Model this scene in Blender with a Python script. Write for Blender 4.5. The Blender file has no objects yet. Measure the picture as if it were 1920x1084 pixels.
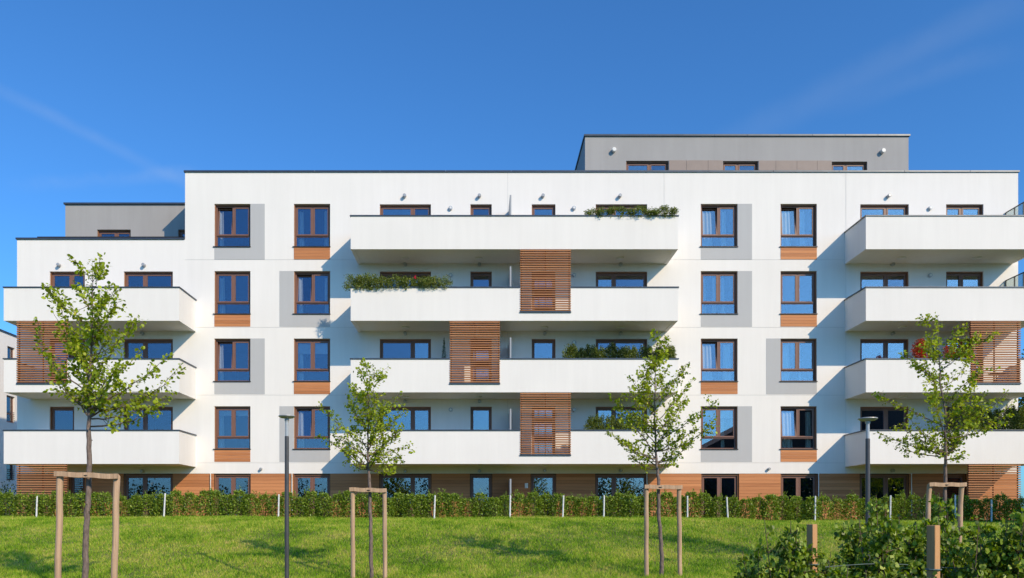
import bpy, math, random
import numpy as np
from mathutils import Vector, Matrix

R = math.radians
scene = bpy.context.scene
COL = scene.collection

# ------------------------------------------------------------------ camera
D = 34.4            # distance camera - facade
F = 1456.0          # focal length in pixels of a 1920 wide picture
VX, VY = 905.0, 976.0
cd = bpy.data.cameras.new('camera')
cam = bpy.data.objects.new('camera', cd)
COL.objects.link(cam)
cam.location = (0, -D, 0)
cam.rotation_euler = (R(90), 0, 0)
cd.sensor_width = 36.0
cd.lens = 36.0 * F / 1920.0
cd.shift_x = (960 - VX) / 1920.0
cd.shift_y = (VY - 542) / 1920.0
cd.clip_start = 0.1
cd.clip_end = 3000
scene.camera = cam

# ------------------------------------------------------------------ sun + sky
SUN = Vector((0.83, -1.0, 0.795)).normalized()      # towards the sun
sd = bpy.data.lights.new('sun', 'SUN')
sd.energy = 4.3
sd.angle = R(0.53)
sd.color = (1.0, 0.80, 0.555)
sun = bpy.data.objects.new('sun', sd)
COL.objects.link(sun)
sun.rotation_euler = (-SUN).to_track_quat('-Z', 'Y').to_euler()
sun.location = (30, -40, 40)

world = bpy.data.worlds.new('World')
scene.world = world
world.use_nodes = True
wn = world.node_tree
wn.nodes.clear()


def N(nt, typ, **kw):
    n = nt.nodes.new(typ)
    for k, v in kw.items():
        if k.startswith('i_'):
            key = k[2:].replace('_', ' ')
            n.inputs[int(key) if key.isdigit() else key].default_value = v
        else:
            setattr(n, k, v)
    return n


sky = N(wn, 'ShaderNodeTexSky', sky_type='NISHITA', sun_disc=False)
sky.sun_elevation = math.asin(SUN.z)
sky.sun_rotation = math.atan2(SUN.x, SUN.y)
sky.altitude = 300
sky.air_density = 1.0
sky.dust_density = 1.0
sky.ozone_density = 2.5
hs = N(wn, 'ShaderNodeMix', data_type='RGBA', blend_type='MULTIPLY')
hs.inputs['Factor'].default_value = 1.0
hs.inputs[7].default_value = (0.46, 1.02, 1.55, 1)
wn.links.new(sky.outputs[0], hs.inputs[6])
tc = N(wn, 'ShaderNodeTexCoord')


def pdir(px, py):
    return Vector(((px - VX) / F, 1.0, (VY - py) / F)).normalized()


def streak(a, b, width, strength, rag):
    """thin ice cloud along a great circle between two sky directions"""
    n = a.cross(b).normalized()
    mid = (a + b).normalized()
    half = a.dot(mid)
    noise = N(wn, 'ShaderNodeTexNoise', i_Scale=rag, i_Detail=5.0, i_Roughness=0.6)
    wn.links.new(tc.outputs['Generated'], noise.inputs['Vector'])
    d = N(wn, 'ShaderNodeVectorMath', operation='DOT_PRODUCT')
    d.inputs[1].default_value = n
    wn.links.new(tc.outputs['Generated'], d.inputs[0])
    wob = N(wn, 'ShaderNodeMath', operation='MULTIPLY_ADD')
    wn.links.new(noise.outputs[0], wob.inputs[0])
    wob.inputs[1].default_value = width * 1.6
    wn.links.new(d.outputs['Value'], wob.inputs[2])
    off = N(wn, 'ShaderNodeMath', operation='ADD')
    wn.links.new(wob.outputs[0], off.inputs[0])
    off.inputs[1].default_value = -width * 0.8
    ab = N(wn, 'ShaderNodeMath', operation='ABSOLUTE')
    wn.links.new(off.outputs[0], ab.inputs[0])
    m1 = N(wn, 'ShaderNodeMapRange', interpolation_type='SMOOTHSTEP')
    m1.inputs['From Min'].default_value = width
    m1.inputs['From Max'].default_value = 0.0
    wn.links.new(ab.outputs[0], m1.inputs['Value'])
    d2 = N(wn, 'ShaderNodeVectorMath', operation='DOT_PRODUCT')
    d2.inputs[1].default_value = mid
    wn.links.new(tc.outputs['Generated'], d2.inputs[0])
    m2 = N(wn, 'ShaderNodeMapRange', interpolation_type='SMOOTHSTEP')
    m2.inputs['From Min'].default_value = 1 - (1 - half) * 1.25
    m2.inputs['From Max'].default_value = 1 - (1 - half) * 0.45
    wn.links.new(d2.outputs['Value'], m2.inputs['Value'])
    m = N(wn, 'ShaderNodeMath', operation='MULTIPLY')
    wn.links.new(m1.outputs[0], m.inputs[0])
    wn.links.new(m2.outputs[0], m.inputs[1])
    nm = N(wn, 'ShaderNodeMapRange')
    nm.inputs['From Min'].default_value = 0.35
    nm.inputs['From Max'].default_value = 0.7
    wn.links.new(noise.outputs[0], nm.inputs['Value'])
    mm = N(wn, 'ShaderNodeMath', operation='MULTIPLY')
    wn.links.new(m.outputs[0], mm.inputs[0])
    wn.links.new(nm.outputs[0], mm.inputs[1])
    ms = N(wn, 'ShaderNodeMath', operation='MULTIPLY')
    wn.links.new(mm.outputs[0], ms.inputs[0])
    ms.inputs[1].default_value = strength
    return ms.outputs[0]


st = [streak(pdir(-60, 140), pdir(430, 385), 0.010, 0.13, 5),
      streak(pdir(20, 345), pdir(380, 325), 0.012, 0.14, 9),
      streak(pdir(1250, 330), pdir(2150, -110), 0.024, 0.07, 4),
      streak(pdir(1550, 210), pdir(2150, 10), 0.016, 0.05, 8)]
acc = st[0]
for s_ in st[1:]:
    a_ = N(wn, 'ShaderNodeMath', operation='ADD')
    wn.links.new(acc, a_.inputs[0])
    wn.links.new(s_, a_.inputs[1])
    acc = a_.outputs[0]
mixc = N(wn, 'ShaderNodeMix', data_type='RGBA')
wn.links.new(acc, mixc.inputs['Factor'])
wn.links.new(hs.outputs[2], mixc.inputs[6])
mixc.inputs[7].default_value = (4.6, 5.2, 5.9, 1)
bg = N(wn, 'ShaderNodeBackground', i_Strength=0.13)
wn.links.new(mixc.outputs[2], bg.inputs['Color'])
wo = N(wn, 'ShaderNodeOutputWorld')
wn.links.new(bg.outputs[0], wo.inputs['Surface'])

scene.view_settings.view_transform = 'Standard'
scene.view_settings.look = 'None'
scene.view_settings.gamma = 1
scene.view_settings.exposure = 0.0
scene.view_settings.use_curve_mapping = False
scene.render.engine = 'CYCLES'
scene.cycles.max_bounces = 8
scene.cycles.transparent_max_bounces = 16
scene.cycles.caustics_reflective = False
scene.cycles.caustics_refractive = False

# ------------------------------------------------------------------ pixel -> metre helpers for flat planes of the building
FY = -1.9           # balcony front plane


def WX(px, y=0.0): return (px - VX) * (D + y) / F
def WZ(py, y=0.0): return (VY - py) * (D + y) / F
def FX(px): return WX(px, FY)
def FZ(py): return WZ(py, FY)


# ------------------------------------------------------------------ materials
MATS = {}


def mat(name, col, rough=0.7, metal=0.0, vary=0.0, scale=3.0, bump=0.0, bscale=60.0, spec=0.4,
        stretch=None, col2=None, dscale=None):
    m = bpy.data.materials.new(name)
    m.use_nodes = True
    nt = m.node_tree
    b = nt.nodes['Principled BSDF']
    b.inputs['Base Color'].default_value = (*col, 1)
    b.inputs['Roughness'].default_value = rough
    b.inputs['Metallic'].default_value = metal
    b.inputs['Specular IOR Level'].default_value = spec
    t = N(nt, 'ShaderNodeTexCoord')
    vec = t.outputs['Object']
    if stretch:
        mp = N(nt, 'ShaderNodeMapping')
        mp.inputs['Scale'].default_value = stretch
        nt.links.new(vec, mp.inputs['Vector'])
        vec = mp.outputs[0]
    if vary or col2:
        n1 = N(nt, 'ShaderNodeTexNoise', i_Scale=scale, i_Detail=6.0, i_Roughness=0.62)
        nt.links.new(vec, n1.inputs['Vector'])
        mr = N(nt, 'ShaderNodeMapRange')
        mr.inputs['From Min'].default_value = 0.3
        mr.inputs['From Max'].default_value = 0.7
        nt.links.new(n1.outputs[0], mr.inputs['Value'])
        mx = N(nt, 'ShaderNodeMix', data_type='RGBA')
        c2 = col2 or tuple(c * (1 - vary) for c in col)
        c1 = col if col2 else tuple(min(1, c * (1 + vary * 0.5)) for c in col)
        mx.inputs[6].default_value = (*c1, 1)
        mx.inputs[7].default_value = (*c2, 1)
        nt.links.new(mr.outputs[0], mx.inputs['Factor'])
        nt.links.new(mx.outputs[2], b.inputs['Base Color'])
    if bump:
        n2 = N(nt, 'ShaderNodeTexNoise', i_Scale=bscale, i_Detail=4.0)
        nt.links.new(vec, n2.inputs['Vector'])
        bp = N(nt, 'ShaderNodeBump', i_Strength=bump, i_Distance=0.01)
        nt.links.new(n2.outputs[0], bp.inputs['Height'])
        nt.links.new(bp.outputs[0], b.inputs['Normal'])
    MATS[name] = m
    return m


def plaster(name, col, streaks=0.03):
    """painted render: large soft unevenness, weather streaks running down, fine grain"""
    m = bpy.data.materials.new(name)
    m.use_nodes = True
    nt = m.node_tree
    b = nt.nodes['Principled BSDF']
    b.inputs['Roughness'].default_value = 0.85
    b.inputs['Specular IOR Level'].default_value = 0.25
    t = N(nt, 'ShaderNodeTexCoord')
    big = N(nt, 'ShaderNodeTexNoise', i_Scale=0.35, i_Detail=3.0)
    nt.links.new(t.outputs['Object'], big.inputs['Vector'])
    mp = N(nt, 'ShaderNodeMapping')
    mp.inputs['Scale'].default_value = (2.2, 2.2, 0.16)
    nt.links.new(t.outputs['Object'], mp.inputs['Vector'])
    stn = N(nt, 'ShaderNodeTexNoise', i_Scale=1.6, i_Detail=7.0, i_Roughness=0.65)
    nt.links.new(mp.outputs[0], stn.inputs['Vector'])
    fine = N(nt, 'ShaderNodeTexNoise', i_Scale=45.0, i_Detail=3.0)
    nt.links.new(t.outputs['Object'], fine.inputs['Vector'])
    a1 = N(nt, 'ShaderNodeMath', operation='ADD')
    nt.links.new(big.outputs[0], a1.inputs[0])
    nt.links.new(stn.outputs[0], a1.inputs[1])
    a2 = N(nt, 'ShaderNodeMath', operation='MULTIPLY_ADD')
    nt.links.new(fine.outputs[0], a2.inputs[0])
    a2.inputs[1].default_value = 0.35
    nt.links.new(a1.outputs[0], a2.inputs[2])
    mr = N(nt, 'ShaderNodeMapRange')
    mr.inputs['From Min'].default_value = 0.85
    mr.inputs['From Max'].default_value = 1.5
    nt.links.new(a2.outputs[0], mr.inputs['Value'])
    mx = N(nt, 'ShaderNodeMix', data_type='RGBA')
    mx.inputs[6].default_value = (*[min(1, c * (1 + streaks * 0.4)) for c in col], 1)
    mx.inputs[7].default_value = (*[c * (1 - streaks * 1.6) for c in col], 1)
    nt.links.new(mr.outputs[0], mx.inputs['Factor'])
    nt.links.new(mx.outputs[2], b.inputs['Base Color'])
    n2 = N(nt, 'ShaderNodeTexNoise', i_Scale=260.0, i_Detail=2.0)
    nt.links.new(t.outputs['Object'], n2.inputs['Vector'])
    bp = N(nt, 'ShaderNodeBump', i_Strength=0.25, i_Distance=0.004)
    nt.links.new(n2.outputs[0], bp.inputs['Height'])
    nt.links.new(bp.outputs[0], b.inputs['Normal'])
    MATS[name] = m
    return m


plaster('white_render', (0.82, 0.80, 0.775), 0.038)
plaster('grey_render', (0.37, 0.365, 0.365), 0.07)
plaster('light_grey_render', (0.475, 0.48, 0.49), 0.03)
plaster('soffit_render', (0.80, 0.78, 0.73), 0.04)
mat('taupe_panel', (0.29, 0.235, 0.21), 0.6, vary=0.08)
mat('groove', (0.58, 0.58, 0.58), 0.9)
mat('coping_metal', (0.09, 0.10, 0.115), 0.35, metal=0.6, vary=0.15)
mat('frame_brown', (0.205, 0.105, 0.078), 0.45, vary=0.10, scale=14, stretch=(1, 1, 0.2))
mat('guide_brown', (0.27, 0.125, 0.065), 0.5, vary=0.08, scale=9)
mat('sill_metal', (0.05, 0.045, 0.045), 0.45, metal=0.4)
mat('screen_post', (0.14, 0.055, 0.03), 0.6)
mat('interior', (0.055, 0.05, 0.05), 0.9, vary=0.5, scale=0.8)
mat('roof_felt', (0.12, 0.12, 0.12), 0.9, vary=0.2)
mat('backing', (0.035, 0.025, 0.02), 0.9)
mat('lamp_metal', (0.40, 0.41, 0.42), 0.4, metal=0.3)
mat('lamp_white', (0.75, 0.75, 0.73), 0.4)
mat('pole_grey', (0.10, 0.10, 0.105), 0.4, metal=0.5, vary=0.15, scale=6)
mat('pole_light', (0.42, 0.46, 0.50), 0.3, metal=0.2)
mat('partition', (0.34, 0.36, 0.39), 0.35)
mat('post_white', (0.72, 0.74, 0.76), 0.5, vary=0.25, scale=14, stretch=(1, 1, 0.5))
mat('curtain', (0.85, 0.83, 0.72), 0.9, vary=0.12, scale=4)
mat('towel', (0.72, 0.72, 0.70), 0.9)
mat('bark', (0.20, 0.155, 0.135), 0.9, vary=0.55, scale=30, bump=0.7, bscale=70, stretch=(1, 1, 0.35))
mat('bark_young', (0.15, 0.105, 0.075), 0.85, vary=0.3, scale=20)
mat('stake', (0.50, 0.345, 0.225), 0.8, vary=0.32, scale=9, bump=0.4, bscale=50, stretch=(3, 3, 0.12))
mat('stake_orange', (0.52, 0.29, 0.13), 0.8, vary=0.32, scale=9, bump=0.4, bscale=50, stretch=(3, 3, 0.12))
mat('rubber', (0.03, 0.035, 0.03), 0.7)
mat('pot', (0.10, 0.09, 0.085), 0.7)
mat('house_wall', (0.14, 0.11, 0.09), 0.9, vary=0.2)
mat('paving', (0.42, 0.40, 0.37), 0.9, vary=0.2, scale=2)
mat('roof_tile', (0.09, 0.055, 0.045), 0.8, vary=0.2)
mat('rope', (0.12, 0.17, 0.16), 0.8)
mat('flower_red', (0.60, 0.02, 0.05), 0.6)
mat('soil', (0.045, 0.035, 0.022), 0.95, vary=0.3)


def wood(name, col, hue=0.18):
    m = bpy.data.materials.new(name)
    m.use_nodes = True
    nt = m.node_tree
    b = nt.nodes['Principled BSDF']
    b.inputs['Roughness'].default_value = 0.6
    b.inputs['Specular IOR Level'].default_value = 0.3
    g = N(nt, 'ShaderNodeNewGeometry')
    t = N(nt, 'ShaderNodeTexCoord')
    oi = N(nt, 'ShaderNodeObjectInfo')
    mp = N(nt, 'ShaderNodeMapping')
    mp.inputs['Scale'].default_value = (0.7, 6, 26)
    nt.links.new(g.outputs['Position'], mp.inputs['Vector'])
    ofs = N(nt, 'ShaderNodeVectorMath', operation='ADD')
    nt.links.new(mp.outputs[0], ofs.inputs[0])
    sc = N(nt, 'ShaderNodeVectorMath', operation='SCALE')
    sc.inputs[0].default_value = (17, 9, 5)
    nt.links.new(oi.outputs['Random'], sc.inputs['Scale'])
    nt.links.new(sc.outputs[0], ofs.inputs[1])
    n1 = N(nt, 'ShaderNodeTexNoise', i_Scale=1.6, i_Detail=6.0, i_Roughness=0.6)
    nt.links.new(ofs.outputs[0], n1.inputs['Vector'])
    add = N(nt, 'ShaderNodeMath', operation='MULTIPLY_ADD')
    nt.links.new(oi.outputs['Random'], add.inputs[0])
    add.inputs[1].default_value = 0.55
    nt.links.new(n1.outputs[0], add.inputs[2])
    mr = N(nt, 'ShaderNodeMapRange')
    mr.inputs['From Min'].default_value = 0.35
    mr.inputs['From Max'].default_value = 1.15
    nt.links.new(add.outputs[0], mr.inputs['Value'])
    mx = N(nt, 'ShaderNodeMix', data_type='RGBA')
    mx.inputs[6].default_value = (*[min(1, c * (1 + hue)) for c in col], 1)
    mx.inputs[7].default_value = (col[0] * (1 - hue), col[1] * (1 - hue * 1.3), col[2] * (1 - hue * 1.5), 1)
    nt.links.new(mr.outputs[0], mx.inputs['Factor'])
    nt.links.new(mx.outputs[2], b.inputs['Base Color'])
    MATS[name] = m


wood('cladding', (0.515, 0.222, 0.092), 0.24)
wood('slat_wood', (0.42, 0.195, 0.088), 0.30)


def glass(name, refl=0.2, tint=(0.62, 0.70, 0.72), rc=(0.88, 0.93, 1.0)):
    m = bpy.data.materials.new(name)
    m.use_nodes = True
    nt = m.node_tree
    nt.nodes.clear()
    o = N(nt, 'ShaderNodeOutputMaterial')
    tr = N(nt, 'ShaderNodeBsdfTransparent')
    tr.inputs['Color'].default_value = (*tint, 1)
    gl = N(nt, 'ShaderNodeBsdfGlossy')
    gl.inputs['Roughness'].default_value = 0.0
    gl.inputs['Color'].default_value = (*rc, 1)
    lw = N(nt, 'ShaderNodeLayerWeight', i_Blend=0.25)
    mr = N(nt, 'ShaderNodeMapRange')
    mr.inputs['To Min'].default_value = refl
    mr.inputs['To Max'].default_value = 1.0
    nt.links.new(lw.outputs['Fresnel'], mr.inputs['Value'])
    mx = N(nt, 'ShaderNodeMixShader')
    nt.links.new(mr.outputs[0], mx.inputs[0])
    nt.links.new(tr.outputs[0], mx.inputs[1])
    nt.links.new(gl.outputs[0], mx.inputs[2])
    nt.links.new(mx.outputs[0], o.inputs['Surface'])
    MATS[name] = m


glass('glass', 0.19, (0.86, 0.90, 0.91), (0.86, 0.90, 1.0))
glass('glass_dim', 0.13, (0.80, 0.84, 0.88), (0.80, 0.84, 1.0))  # weaker, bluer copy of the glass; imitates panes mirroring a deeper sky
m = bpy.data.materials.new('clear_glass')
m.use_nodes = True
nt = m.node_tree
nt.nodes.clear()
o = N(nt, 'ShaderNodeOutputMaterial')
tr = N(nt, 'ShaderNodeBsdfTransparent')
tr.inputs['Color'].default_value = (0.90, 0.95, 0.93, 1)
df = N(nt, 'ShaderNodeBsdfDiffuse')
df.inputs['Color'].default_value = (0.55, 0.60, 0.58, 1)
mx = N(nt, 'ShaderNodeMixShader', i_0=0.22)
nt.links.new(tr.outputs[0], mx.inputs[1])
nt.links.new(df.outputs[0], mx.inputs[2])
nt.links.new(mx.outputs[0], o.inputs['Surface'])
MATS['clear_glass'] = m


def leafmat(name, dark, light, yellow, yamt=0.12, trans=0.35, gloss=0.3):
    m = bpy.data.materials.new(name)
    m.use_nodes = True
    nt = m.node_tree
    nt.nodes.clear()
    o = N(nt, 'ShaderNodeOutputMaterial')
    at = N(nt, 'ShaderNodeAttribute', attribute_name='var')
    cr = N(nt, 'ShaderNodeValToRGB')
    e = cr.color_ramp.elements
    e[0].position = 0.0
    e[0].color = (*dark, 1)
    e[1].position = 1.0 - yamt
    e[1].color = (*light, 1)
    e2 = e.new(1.0)
    e2.color = (*yellow, 1)
    nt.links.new(at.outputs['Fac'], cr.inputs[0])
    pb = N(nt, 'ShaderNodeBsdfPrincipled')
    pb.inputs['Roughness'].default_value = 0.45
    pb.inputs['Specular IOR Level'].default_value = gloss
    nt.links.new(cr.outputs[0], pb.inputs['Base Color'])
    tl = N(nt, 'ShaderNodeBsdfTranslucent')
    hsv = N(nt, 'ShaderNodeHueSaturation', i_Hue=0.485, i_Saturation=1.15, i_Value=1.5)
    nt.links.new(cr.outputs[0], hsv.inputs['Color'])
    nt.links.new(hsv.outputs[0], tl.inputs['Color'])
    mx = N(nt, 'ShaderNodeMixShader', i_0=trans)
    nt.links.new(pb.outputs[0], mx.inputs[1])
    nt.links.new(tl.outputs[0], mx.inputs[2])
    nt.links.new(mx.outputs[0], o.inputs['Surface'])
    MATS[name] = m


leafmat('leaf_tree', (0.12, 0.17, 0.012), (0.47, 0.58, 0.05), (0.76, 0.68, 0.09), 0.08, 0.42)
leafmat('leaf_hedge', (0.05, 0.10, 0.010), (0.30, 0.43, 0.045), (0.48, 0.52, 0.08), 0.12, 0.3, 0.5)
leafmat('leaf_box', (0.06, 0.10, 0.016), (0.25, 0.30, 0.06), (0.40, 0.36, 0.08), 0.10, 0.3, 0.4)
leafmat('leaf_dark', (0.02, 0.04, 0.012), (0.085, 0.14, 0.035), (0.14, 0.17, 0.045), 0.10, 0.2, 0.4)
leafmat('leaf_front', (0.045, 0.09, 0.012), (0.30, 0.43, 0.05), (0.66, 0.72, 0.20), 0.15, 0.35, 0.4)
leafmat('leaf_red', (0.16, 0.14, 0.02), (0.50, 0.10, 0.04), (0.85, 0.06, 0.03), 0.45, 0.3, 0.3)

# grass
gm = bpy.data.materials.new('grass_blade')
gm.use_nodes = True
nt = gm.node_tree
nt.nodes.clear()
o = N(nt, 'ShaderNodeOutputMaterial')
geo = N(nt, 'ShaderNodeNewGeometry')
mp = N(nt, 'ShaderNodeMapping')
mp.inputs['Scale'].default_value = (1.0, 0.55, 1.0)
nt.links.new(geo.outputs['Position'], mp.inputs['Vector'])
nA = N(nt, 'ShaderNodeTexNoise', i_Scale=0.8, i_Detail=9.0, i_Roughness=0.78)
nt.links.new(mp.outputs[0], nA.inputs['Vector'])
at = N(nt, 'ShaderNodeAttribute', attribute_name='var')
ad = N(nt, 'ShaderNodeMath', operation='MULTIPLY_ADD')
nt.links.new(at.outputs['Fac'], ad.inputs[0])
ad.inputs[1].default_value = 0.26
nt.links.new(nA.outputs[0], ad.inputs[2])
cr = N(nt, 'ShaderNodeValToRGB')
e = cr.color_ramp.elements
e[0].position = 0.49
e[0].color = (0.085, 0.20, 0.010, 1)
e[1].position = 0.88
e[1].color = (0.78, 0.64, 0.24, 1)
for p_, c_ in ((0.56, (0.21, 0.42, 0.020)), (0.66, (0.38, 0.58, 0.035)), (0.73, (0.60, 0.62, 0.10))):
    x_ = e.new(p_)
    x_.color = (*c_, 1)
nt.links.new(ad.outputs[0], cr.inputs[0])
pb = N(nt, 'ShaderNodeBsdfPrincipled')
pb.inputs['Roughness'].default_value = 0.6
pb.inputs['Specular IOR Level'].default_value = 0.2
nt.links.new(cr.outputs[0], pb.inputs['Base Color'])
tl = N(nt, 'ShaderNodeBsdfTranslucent')
nt.links.new(cr.outputs[0], tl.inputs['Color'])
mx = N(nt, 'ShaderNodeMixShader', i_0=0.45)
nt.links.new(pb.outputs[0], mx.inputs[1])
nt.links.new(tl.outputs[0], mx.inputs[2])
nt.links.new(mx.outputs[0], o.inputs['Surface'])
MATS['grass_blade'] = gm
mat('turf', (0.09, 0.13, 0.02), 0.95, col2=(0.20, 0.18, 0.06), scale=1.2)

# ------------------------------------------------------------------ object helpers


def link(name, me, parent=None):
    ob = bpy.data.objects.new(name, me)
    COL.objects.link(ob)
    if parent is not None:
        ob.parent = parent
    return ob


class MB:
    def __init__(s):
        s.v = []
        s.f = []

    def quad(s, a, b, c, d):
        n = len(s.v)
        s.v += [a, b, c, d]
        s.f.append((n, n + 1, n + 2, n + 3))

    def box(s, x0, x1, y0, y1, z0, z1):
        n = len(s.v)
        s.v += [(x0, y0, z0), (x1, y0, z0), (x1, y1, z0), (x0, y1, z0),
                (x0, y0, z1), (x1, y0, z1), (x1, y1, z1), (x0, y1, z1)]
        for f in ((0, 3, 2, 1), (4, 5, 6, 7), (0, 1, 5, 4), (1, 2, 6, 5), (2, 3, 7, 6), (3, 0, 4, 7)):
            s.f.append(tuple(n + i for i in f))
        return s

    def tube(s, pts, rad, seg=8, cap=True):
        pts = [Vector(p) for p in pts]
        n0 = len(s.v)
        u = None
        for i, p in enumerate(pts):
            a = pts[max(0, i - 1)]
            b = pts[min(len(pts) - 1, i + 1)]
            t = (b - a)
            if t.length < 1e-9:
                t = Vector((0, 0, 1))
            t.normalize()
            if u is None:
                ref = Vector((1, 0, 0)) if abs(t.x) < 0.8 else Vector((0, 1, 0))
                u = (ref - t * ref.dot(t)).normalized()
            else:
                u = (u - t * u.dot(t))
                u = u.normalized() if u.length > 1e-6 else Vector((1, 0, 0))
            w = t.cross(u)
            r = rad[i] if hasattr(rad, '__len__') else rad
            for k in range(seg):
                an = 2 * math.pi * k / seg
                s.v.append(tuple(p + (u * math.cos(an) + w * math.sin(an)) * r))
        for i in range(len(pts) - 1):
            for k in range(seg):
                k2 = (k + 1) % seg
                s.f.append((n0 + i * seg + k, n0 + i * seg + k2, n0 + (i + 1) * seg + k2, n0 + (i + 1) * seg + k))
        if cap:
            s.f.append(tuple(n0 + k for k in range(seg))[::-1])
            m = n0 + (len(pts) - 1) * seg
            s.f.append(tuple(m + k for k in range(seg)))
        return s

    def build(s, name, m, parent=None, smooth=False, bevel=0.0):
        me = bpy.data.meshes.new(name)
        me.from_pydata(s.v, [], s.f)
        me.materials.append(MATS[m] if isinstance(m, str) else m)
        if smooth:
            me.polygons.foreach_set('use_smooth', [True] * len(me.polygons))
        me.update()
        ob = link(name, me, parent)
        if bevel:
            md = ob.modifiers.new('bevel', 'BEVEL')
            md.width = bevel
            md.segments = 2
            md.limit_method = 'ANGLE'
        return ob


def fastmesh(name, verts, faces, m, var=None):
    """verts (N,3), faces (M,k) numpy"""
    me = bpy.data.meshes.new(name)
    verts = np.asarray(verts, dtype=np.float32)
    faces = np.asarray(faces, dtype=np.int32)
    M, k = faces.shape
    me.vertices.add(len(verts))
    me.vertices.foreach_set('co', verts.ravel())
    me.loops.add(M * k)
    me.loops.foreach_set('vertex_index', faces.ravel())
    me.polygons.add(M)
    me.polygons.foreach_set('loop_start', np.arange(0, M * k, k, dtype=np.int32))
    me.polygons.foreach_set('loop_total', np.full(M, k, dtype=np.int32))
    if var is not None:
        a = me.attributes.new('var', 'FLOAT', 'POINT')
        a.data.foreach_set('value', np.asarray(var, dtype=np.float32))
    me.materials.append(MATS[m])
    me.update(calc_edges=True)
    return me


def norm(a):
    return a / np.maximum(np.linalg.norm(a, axis=-1, keepdims=True), 1e-9)


def leaves(rng, pos, size, droop=0.2, outward=None, aspect=0.62, flat=0.5):
    """folded leaf shapes (6 verts, 4 tris) at pos; returns verts, faces, var"""
    n = len(pos)
    d = rng.normal(size=(n, 3))
    if outward is not None:
        d = d * 0.8 + outward
    d[:, 2] -= droop
    d = norm(d)
    up = rng.normal(size=(n, 3)) * (1 - flat) + np.array([0, 0, 1.0]) * flat
    side = norm(np.cross(d, up))
    nor = np.cross(side, d)
    L = (size * rng.uniform(0.6, 1.25, n))[:, None]
    Wd = L * aspect * 0.5
    fold = L * rng.uniform(0.02, 0.16, n)[:, None]
    v = np.empty((n, 6, 3))
    v[:, 0] = pos
    v[:, 1] = pos + d * L * 0.42 + side * Wd + nor * fold
    v[:, 2] = pos + d * L * 0.42 - side * Wd + nor * fold
    v[:, 3] = pos + d * L * 0.80 + side * Wd * 0.62 + nor * fold * 0.5
    v[:, 4] = pos + d * L * 0.80 - side * Wd * 0.62 + nor * fold * 0.5
    v[:, 5] = pos + d * L
    base = (np.arange(n) * 6)[:, None]
    tri = np.array([[0, 1, 2], [1, 3, 2], [2, 3, 4], [3, 5, 4]])
    f = (base[:, :, None] + tri[None]).reshape(-1, 3)
    var = np.repeat(np.clip(rng.beta(1.6, 1.6, n), 0, 1), 6)
    return v.reshape(-1, 3), f, var


def tag(o, label, cat, group=None, kind=None):
    if label:
        o['label'] = label
    if cat:
        o['category'] = cat
    if group:
        o['group'] = group
    if kind:
        o['kind'] = kind
    return o


def thing(name, loc, label, cat, group=None, rz=0.0):
    o = bpy.data.objects.new(name, None)
    o.empty_display_size = 0.2
    COL.objects.link(o)
    o.location = loc
    o.rotation_euler = (0, 0, rz)
    return tag(o, label, cat, group)


def structure(o):
    o['kind'] = 'structure'
    return o


def copy_thing(src, loc, label=None, rz=0.0, scale=None):
    r = src.copy()
    COL.objects.link(r)
    r.location = loc
    r.rotation_euler = (0, 0, rz)
    if scale is not None:
        r.scale = scale
    if label:
        r['label'] = label
    for ch in src.children:
        c = ch.copy()
        COL.objects.link(c)
        c.parent = r
        for g in ch.children:
            q = g.copy()
            COL.objects.link(q)
            q.parent = c
    return r


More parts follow.
